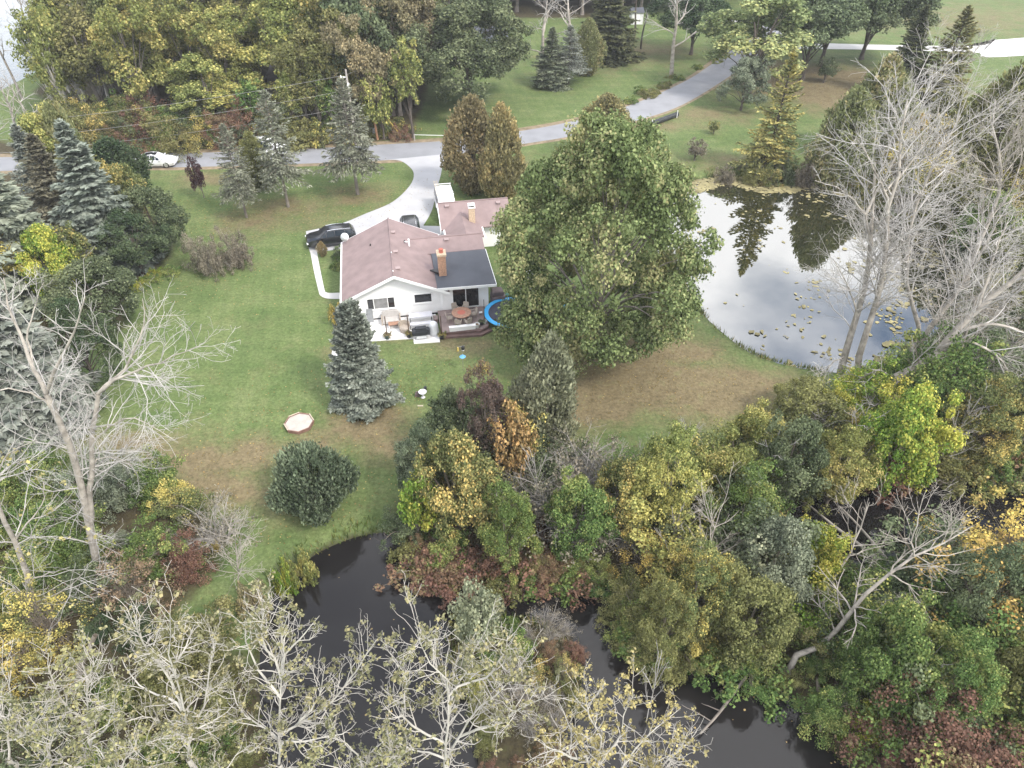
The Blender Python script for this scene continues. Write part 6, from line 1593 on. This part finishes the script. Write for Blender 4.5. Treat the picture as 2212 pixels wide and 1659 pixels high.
def car(name, label, loc, rotz, st, W2, paint, roofpaint=None, wheel=(0.34, 1.36, -1.38), rails=None, rack=False, group=None):
    """st: stations (x, z_low, z_belt, z_top, half width at belt, half width at top), nose at +x"""
    r = thing(name, label, 'car' if not rack else 'van', loc, rotz, group)
    V = []; n = len(st)
    for x, zl, zb, zt, wb, wt in st:
        half = [(0.0, zl), (wb*.86, zl), (wb*.97, zl+.16), (wb, (zl+zb)*.5+.06), (wb*.975, zb), (wt, zt-.04), (wt*.80, zt), (0.0, zt+.012)]
        V.append([(x, y, z) for y, z in half])
    me_v = []; me_f = []
    for ring in V:
        full = ring+[(p[0], -p[1], p[2]) for p in ring[-2:0:-1]]
        me_v += full
    k = len(V[0])*2-2
    for i in range(n-1):
        for j in range(k):
            a, b = i*k+j, i*k+(j+1) % k
            me_f.append((a, b, b+k, a+k))
    me_f.append(tuple(range(k))); me_f.append(tuple(range((n-1)*k+k-1, (n-1)*k-1, -1)))
    m = MB(); m.add(me_v, me_f); body = m.build('body', paint, r, smooth=True)
    es = body.modifiers.new('edge', 'EDGE_SPLIT'); es.split_angle = math.radians(38)
    P = np.array(V)
    def panel(nm, quad, mat, off, parent=body, inset=0.08):
        q = [np.array(p) for p in quad]; c = sum(q)/len(q); nn = np.cross(q[1]-q[0], q[2]-q[0]); nn /= np.linalg.norm(nn)+1e-9
        if np.dot(nn, c-np.array([c[0]*.6, 0, .7])) < 0: nn = -nn
        q = [p+(c-p)*inset+nn*off for p in q]
        return MB().prism([tuple(p) for p in q], tuple(nn*.006)).build(nm, mat, parent)
    cab = [i for i in range(n) if st[i][3] > st[i][2]+.25]
    i0, i1 = cab[0], cab[-1]
    mir = lambda p: np.array([p[0], -p[1], p[2]])
    # windscreen, rear window
    panel('windscreen', [P[i0-1][4]*[1, .95, 1], mir(P[i0-1][4])*[1, .95, 1], mir(P[i0][5]), P[i0][5]], 'car_glass', .012, inset=.07)
    panel('rear_window', [P[i1+1][4]*[1, .9, 1], mir(P[i1+1][4])*[1, .9, 1], mir(P[i1][5]), P[i1][5]], 'car_glass', .012, inset=.12)
    for s in (1, -1):
        f = (lambda p: p) if s == 1 else mir
        for i in range(i0, i1):
            panel('side_window', [f(P[i][4]), f(P[i+1][4]), f(P[i+1][5]), f(P[i][5])], 'car_glass', .008, inset=.09)
        panel('side_window', [f(P[i0-1][4]), f(P[i0][4]), f(P[i0][5])], 'car_glass', .008, inset=.14)
        if not rack: panel('side_window', [f(P[i1][4]), f(P[i1+1][4]), f(P[i1][5])], 'car_glass', .008, inset=.16)
        wr, xf, xr = wheel
        for x in (xf, xr):
            y = s*(W2-.12)
            tmp = MB(); ring = []
            for (yy, rr) in [(-.11, wr*.72), (-.11, wr*.96), (-.07, wr), (.07, wr), (.11, wr*.96), (.11, wr*.70)]: ring.append((yy, rr))
            vv = []; ff = []; sd = 20
            for yy, rr in ring:
                for q in range(sd): an = 2*math.pi*q/sd; vv.append((x+rr*math.cos(an), y+s*yy, wr+rr*math.sin(an)))
            for a in range(len(ring)-1):
                for q in range(sd): c0, c1 = a*sd+q, a*sd+(q+1) % sd; ff.append((c0, c1, c1+sd, c0+sd))
            ff.append(tuple(range(sd))); 
            tmp.add(vv, ff); w = tmp.build('wheel', 'tyre', r)
            hub = MB(); vv = [(x, y+s*.125, wr)]; ff = []
            for q in range(sd): an = 2*math.pi*q/sd; vv.append((x+wr*.70*math.cos(an), y+s*.112, wr+wr*.70*math.sin(an)))
            for q in range(sd): ff.append((0, 1+q, 1+(q+1) % sd))
            hub.add(vv, ff); hub.build('rim', 'alloy', w)
        x0, xl = st[0][0], st[-1][0]
        MB().box(x0-.14, x0+.012, s*(W2-.18)-.16, s*(W2-.18)+.10, .60*st[0][2]+.22, .60*st[0][2]+.34).build('headlight', 'lamp_clear', r, bevel=.02)
        MB().box(xl-.015, xl+.10, s*(W2-.13)-.11, s*(W2-.13)+.08, st[-1][2]-.25, st[-1][2]-.02).build('tail_light', 'lamp_red', r, bevel=.02)
        xm = st[i0-1][0]-.25
        MB().box(xm-.06, xm+.08, s*(W2+.02)-.02 if s > 0 else s*(W2+.02)-.12, s*(W2+.02)+.12 if s > 0 else s*(W2+.02)+.02, st[i0][2]-.02, st[i0][2]+.12).build('mirror', paint, r, bevel=.02)
        if rails: MB().tube([(st[i0][0]-.15, s*st[i0][5]*.84, st[i0][3]+.03), (st[i0+1][0], s*st[i0][5]*.85, st[i0][3]+.075), (st[i1][0]+.1, s*st[i0][5]*.84, st[i1][3]+.03)], .022, 6).build('roof_rail', rails, r)
    if roofpaint:
        rp = MB()
        for i in range(i0, i1): rp.prism([tuple(P[i][5]*[1, .99, 1]+[0, 0, .02]), tuple(P[i][7]+[0, 0, .016]), tuple(mir(P[i][5])*[1, .99, 1]+[0, 0, .02]), tuple(mir(P[i+1][5])*[1, .99, 1]+[0, 0, .02]), tuple(P[i+1][7]+[0, 0, .016]), tuple(P[i+1][5]*[1, .99, 1]+[0, 0, .02])], .006)
        rp.build('roof_panel', roofpaint, body)
    if rack:
        zt = st[i0+1][3]+.16
        for x in (st[i0][0]-.3, 0.0, st[i1][0]+.2): MB().box(x-.03, x+.03, -.85, .85, zt, zt+.05).build('rack_bar', 'white_trim', r)
        for y in (-.55, -.85): MB().box(st[i1][0]-.5, st[i0][0], y-.025, y+.025, zt+.053, zt+.11).build('ladder_rail', 'pale_wood', r)
        for k in range(9): x = st[i1][0]-.4+k*(st[i0][0]-st[i1][0]+.3)/8; MB().box(x-.015, x+.015, -.825, -.575, zt+.06, zt+.09).build('ladder_rung', 'pale_wood', r)
        for s in (-1, 1):
            for x in (st[i0][0]-.3, st[i1][0]+.2): MB().box(x-.02, x+.02, s*.78-.02, s*.78+.02, st[i0+1][3]-.05, zt).build('rack_post', 'white_trim', r)
    return r
SEDAN = [(2.30,.36,.58,.60,.62,.50),(2.20,.26,.66,.69,.80,.66),(1.75,.20,.76,.80,.91,.76),(1.05,.18,.90,.93,.93,.78),(0.30,.18,.94,1.38,.93,.62),(-0.30,.18,.96,1.44,.93,.64),(-1.05,.18,.98,1.36,.93,.60),(-1.85,.22,1.00,1.04,.90,.66),(-2.25,.30,.90,.95,.80,.62),(-2.33,.40,.70,.80,.66,.55)]
SUV = [(2.36,.42,.72,.76,.66,.55),(2.26,.30,.86,.90,.84,.70),(1.85,.24,.98,1.02,.94,.80),(1.10,.22,1.06,1.10,.96,.82),(0.45,.22,1.10,1.62,.96,.68),(-0.35,.22,1.12,1.70,.96,.70),(-1.35,.22,1.14,1.66,.96,.69),(-1.95,.24,1.16,1.58,.95,.66),(-2.28,.34,1.10,1.16,.90,.70),(-2.36,.46,.86,.95,.80,.64)]
VAN = [(2.42,.40,.80,.84,.72,.6),(2.30,.28,.98,1.02,.88,.74),(1.85,.24,1.10,1.16,.96,.84),(1.35,.22,1.22,1.30,.98,.86),(0.75,.22,1.28,2.02,.98,.82),(-0.4,.22,1.28,2.10,.98,.86),(-1.6,.22,1.28,2.10,.98,.86),(-2.30,.26,1.28,2.04,.97,.84),(-2.42,.36,1.20,1.30,.94,.82),(-2.46,.5,.9,1.0,.9,.8)]
cx, cy = G(352, 357)
car('sedan', 'white sedan with a dark glass roof parked on the road verge', (cx-.6, cy, .012), math.radians(2), SEDAN, .93, 'paint_white', 'roof_black')
p = HL(-1.35, 14.45, .022)
car('suv', 'black sport utility vehicle with roof rails parked where the driveway ends', p, HA+math.radians(188), SUV, .96, 'paint_black', rails='chrome')
p = HL(6.3, 14.0, .022)
car('suv', 'dark sport utility vehicle mostly hidden behind the house ridge', p, HA-math.pi/2, SUV, .96, 'paint_dark', rails='chrome')
p = HL(10.25, 18.9, .022)
car('work_van', 'white work van with a ladder rack behind the garage', p, HA-math.pi/2+.02, VAN, .98, 'paint_white', rack=True)
cx, cy = G(575, 340)
car('van', 'white vehicle on the road mostly hidden by the grey spruces', (cx, cy+.5, .012), math.radians(3), VAN, .98, 'paint_white')

# ------------------------------------------------------------------ poles, wires, sign, pipe
simple('pole_grey', (0.36, 0.33, 0.30), 0.9, 0.2, 2.0)
simple('pole_brown', (0.30, 0.17, 0.10), 0.9, 0.3, 1.5)
simple('wire', (0.30, 0.29, 0.28), 0.6, 0.05, 2.0)
simple('pipe_black', (0.03, 0.034, 0.036), 0.6, 0.2, 3.0)
simple('sign_back', (0.48, 0.50, 0.50), 0.5, 0.1, 3.0)
simple('house_far', (0.66, 0.66, 0.65), 0.7, 0.05, 2.0)
def vz(x, y, v):
    t = (829.5-v)/FPX; k = y/(CT+t*ST); return CAM_H+k*(-ST+t*CT)
p1 = np.array([*G(770, 314)]); h1 = vz(p1[0], p1[1], 150)
t = thing('utility_pole', 'tall grey utility pole with crossarms behind the driveway spruce', 'utility pole', (p1[0], p1[1], 0))
MB().tube([(0, 0, -.05), (0, 0, h1)], [.17, .11], 10).build('pole', 'pole_grey', t)
for dz in (0.9, 2.6):
    MB().box(-.75, .1, -.05, .05, h1-dz, h1-dz+.1).build('crossarm', 'white_trim', t)
    MB().lathe([(.05, 0), (.06, .12), (.03, .16)], (-.68, 0, h1-dz+.102), 8).build('insulator', 'white_trim', t)
MB().lathe([(.16, 0), (.16, .5), (.1, .55)], (.1, -.25, h1-2.0), 10).build('transformer', 'white_trim', t)
p2 = np.array([*G(816, 302)]); h2 = vz(p2[0], p2[1], 210)
t = thing('utility_pole', 'short leaning brown wooden pole at the wood edge', 'utility pole', (p2[0], p2[1], 0))
MB().tube([(0, 0, -.05), (-.12, 0, h2*.45)], [.15, .14], 10).build('pole_base', 'pole_brown', t)
MB().tube([(-.12, 0, h2*.45), (-.27, 0, h2)], [.14, .11], 10).build('pole_top', 'pole_grey', t)
def cable(name, a, b, sag, label, r=.015, mat='wire'):
    a = np.array(a); b = np.array(b); pts = []
    for i in range(13):
        f = i/12; p = a+(b-a)*f; p[2] -= sag*4*f*(1-f); pts.append(tuple(p-a))
    t = MB().tube(pts, r, 5).build(name, mat, loc=tuple(a)); return tag(t, label, 'cable')
a = (p1[0]-.68, p1[1])
b0 = np.array(W(-60, 262, 84.0)); 
for (dz, endv, endu, lb) in [(0.72, 250, 100, 'topmost power line running along the road'), (2.42, 284, 120, 'middle power line running along the road'), (4.4, 310, 130, 'lowest power line running along the road')]:
    e = W(endu-260, endv+30, 81.0)
    cable('power_line', (a[0], a[1], h1-dz), e, 0.7, lb)
cable('power_line', (p1[0], p1[1], h1-.6), (p1[0]+14, p1[1]+26, h1+1), .5, 'thin power line leading back into the woods', .012)
cable('guy_wire', (p2[0]-.2, p2[1], h2*.75), (p2[0]+2.6, p2[1]+.3, .05), 0, 'guy wire of the short wooden pole', .012)
t = thing('guy_guard', 'yellow guy wire guard beside the short wooden pole', 'guard', (p2[0]+1.55, p2[1]+.4, 0)); MB().tube([(0, 0, 2.4), (1.0, 0, 0.9), (1.55, 0, .02)], .04, 6).build('tube', 'yellow_plastic', t)
x, y = G(803, 292)
t = thing('utility_cabinet', 'pale green utility cabinet at the foot of the pole', 'cabinet', (x, y, 0)); MB().box(-.5, .5, -.4, .4, 0, .9).build('case', 'cover_silver', t, bevel=.03); MB().box(-.54, .54, -.44, .44, .903, .97).build('lid', 'cover_silver', t)
a, b = G(896, 304), G(985, 306)
t = thing('rail_gate', 'long white rail across the field entrance beside the poplar', 'gate', (a[0], a[1], 0))
L = b[0]-a[0]; MB().tube([(0, 0, .75), (L, b[1]-a[1], .75)], .03, 8).build('rail', 'white_trim', t)
for f in (0.0, 1.0): MB().box(L*f-.06, L*f+.06, -.06, .06, 0, .82).build('post', 'pole_grey', t)
a, b = np.array(G(1398, 276)), np.array(G(1462, 252))
t = thing('culvert_pipe', 'long black plastic culvert pipe lying on the grass by the road', 'pipe', (a[0], a[1], 0))
e = b-a; rb = MB(); n = 40
pts = [(e[0]*i/n, e[1]*i/n, .33) for i in range(n+1)]
rb.tube(pts, [.31 if i % 2 else .335 for i in range(n+1)], 14, cap=False).build('pipe_wall', 'pipe_black', t)
rb = MB(); rb.tube(pts[::4], .27, 14, cap=False).build('pipe_lining', 'tyre', t)
for f in (.13, .98):
    MB().box(e[0]*f-.04, e[0]*f+.04, e[1]*f-.45, e[1]*f-.38, 0, 1.0).build('marker_stake', 'white_trim', t)
x, y = G(1563, 147)
t = thing('road_sign', 'grey back of a diamond road sign beside the bend', 'sign', (x, y, 0))
MB().box(-.03, .03, -.03, .03, 0, 1.9).build('post', 'grey_metal', t)
MB().prism([(0, -.045, 1.35), (.42, -.045, 1.77), (0, -.045, 2.19), (-.42, -.045, 1.77)], (0, .012, 0)).build('plate', 'sign_back', t)
# far things glimpsed between the trees
x, y = G(1045, 178)
t = thing('far_house', 'white house glimpsed behind the massive dark oak', 'house', (x-3, y+13, 0), .15)
MB().box(-6, 6, -3.5, 3.5, 0, 2.8).build('wall', 'house_far', t)
MB().prism([(-6.4, -4, 2.8), (-6.4, 4, 2.8), (-6.4, 0, 4.6)], (12.8, 0, 0)).build('roof', 'roll_roof', t)
for k in (-3.6, 0, 3.2):
    w = MB().box(k-.6, k+.6, -3.55, -3.505, 1.0, 2.1).build('window', 'white_trim', t); MB().box(k-.52, k+.52, -3.57, -3.553, 1.08, 2.02).build('pane', 'dark_glass', w)
x, y = G(1376, 56)
t = thing('garden_shed', 'small white shed on the far lawn between pines', 'shed', (x, y+2, 0), .1)
MB().box(-1.1, 1.1, -1, 1, 0, 2.0).build('wall', 'house_far', t); MB().prism([(-1.25, -1.2, 2.0), (-1.25, 1.2, 2.0), (-1.25, 0, 2.7)], (2.5, 0, 0)).build('roof', 'roll_roof', t)
d = MB().box(-.4, .4, -1.03, -1.003, 0.05, 1.75).build('door', 'white_trim', t); MB().box(.28, .32, -1.05, -1.033, .8, .95).build('handle', 'black_metal', d)
x, y = G(1726, 388, WATER_Z)
t = thing('floating_post', 'short white post lying in the weed at the pond edge', 'post', (x, y, WATER_Z+.06), .25)
MB().tube([(-.6, 0, .02), (.7, .05, .06)], .07, 8).build('post_body', 'white_trim', t)
x, y = G(1230, 680)
t = thing('yard_toy', 'blue plastic toy under the edge of the maple', 'toy', (*G(1224, 668), 0))
MB().lathe([(.25, 0), (.28, .3), (.16, .7), (.2, .95), (.02, 1.05)], sides=12).build('toy_body', 'blue_plastic', t)

# ------------------------------------------------------------------ thin air haze over the whole place
m, n, l = newmat('haze')
out = n.new('ShaderNodeOutputMaterial'); pv = n.new('ShaderNodeVolumePrincipled')
pv.inputs['Color'].default_value = (0.93, 0.96, 1.0, 1)
pv.inputs['Density'].default_value = 0.0003
l.new(pv.outputs[0], out.inputs['Volume'])
m.cycles.homogeneous_volume = True
hz = MB().box(-3400, 3400, -2700, 4200, -3.0, 37.0).build('haze', 'haze')
tag(hz, kind='stuff')
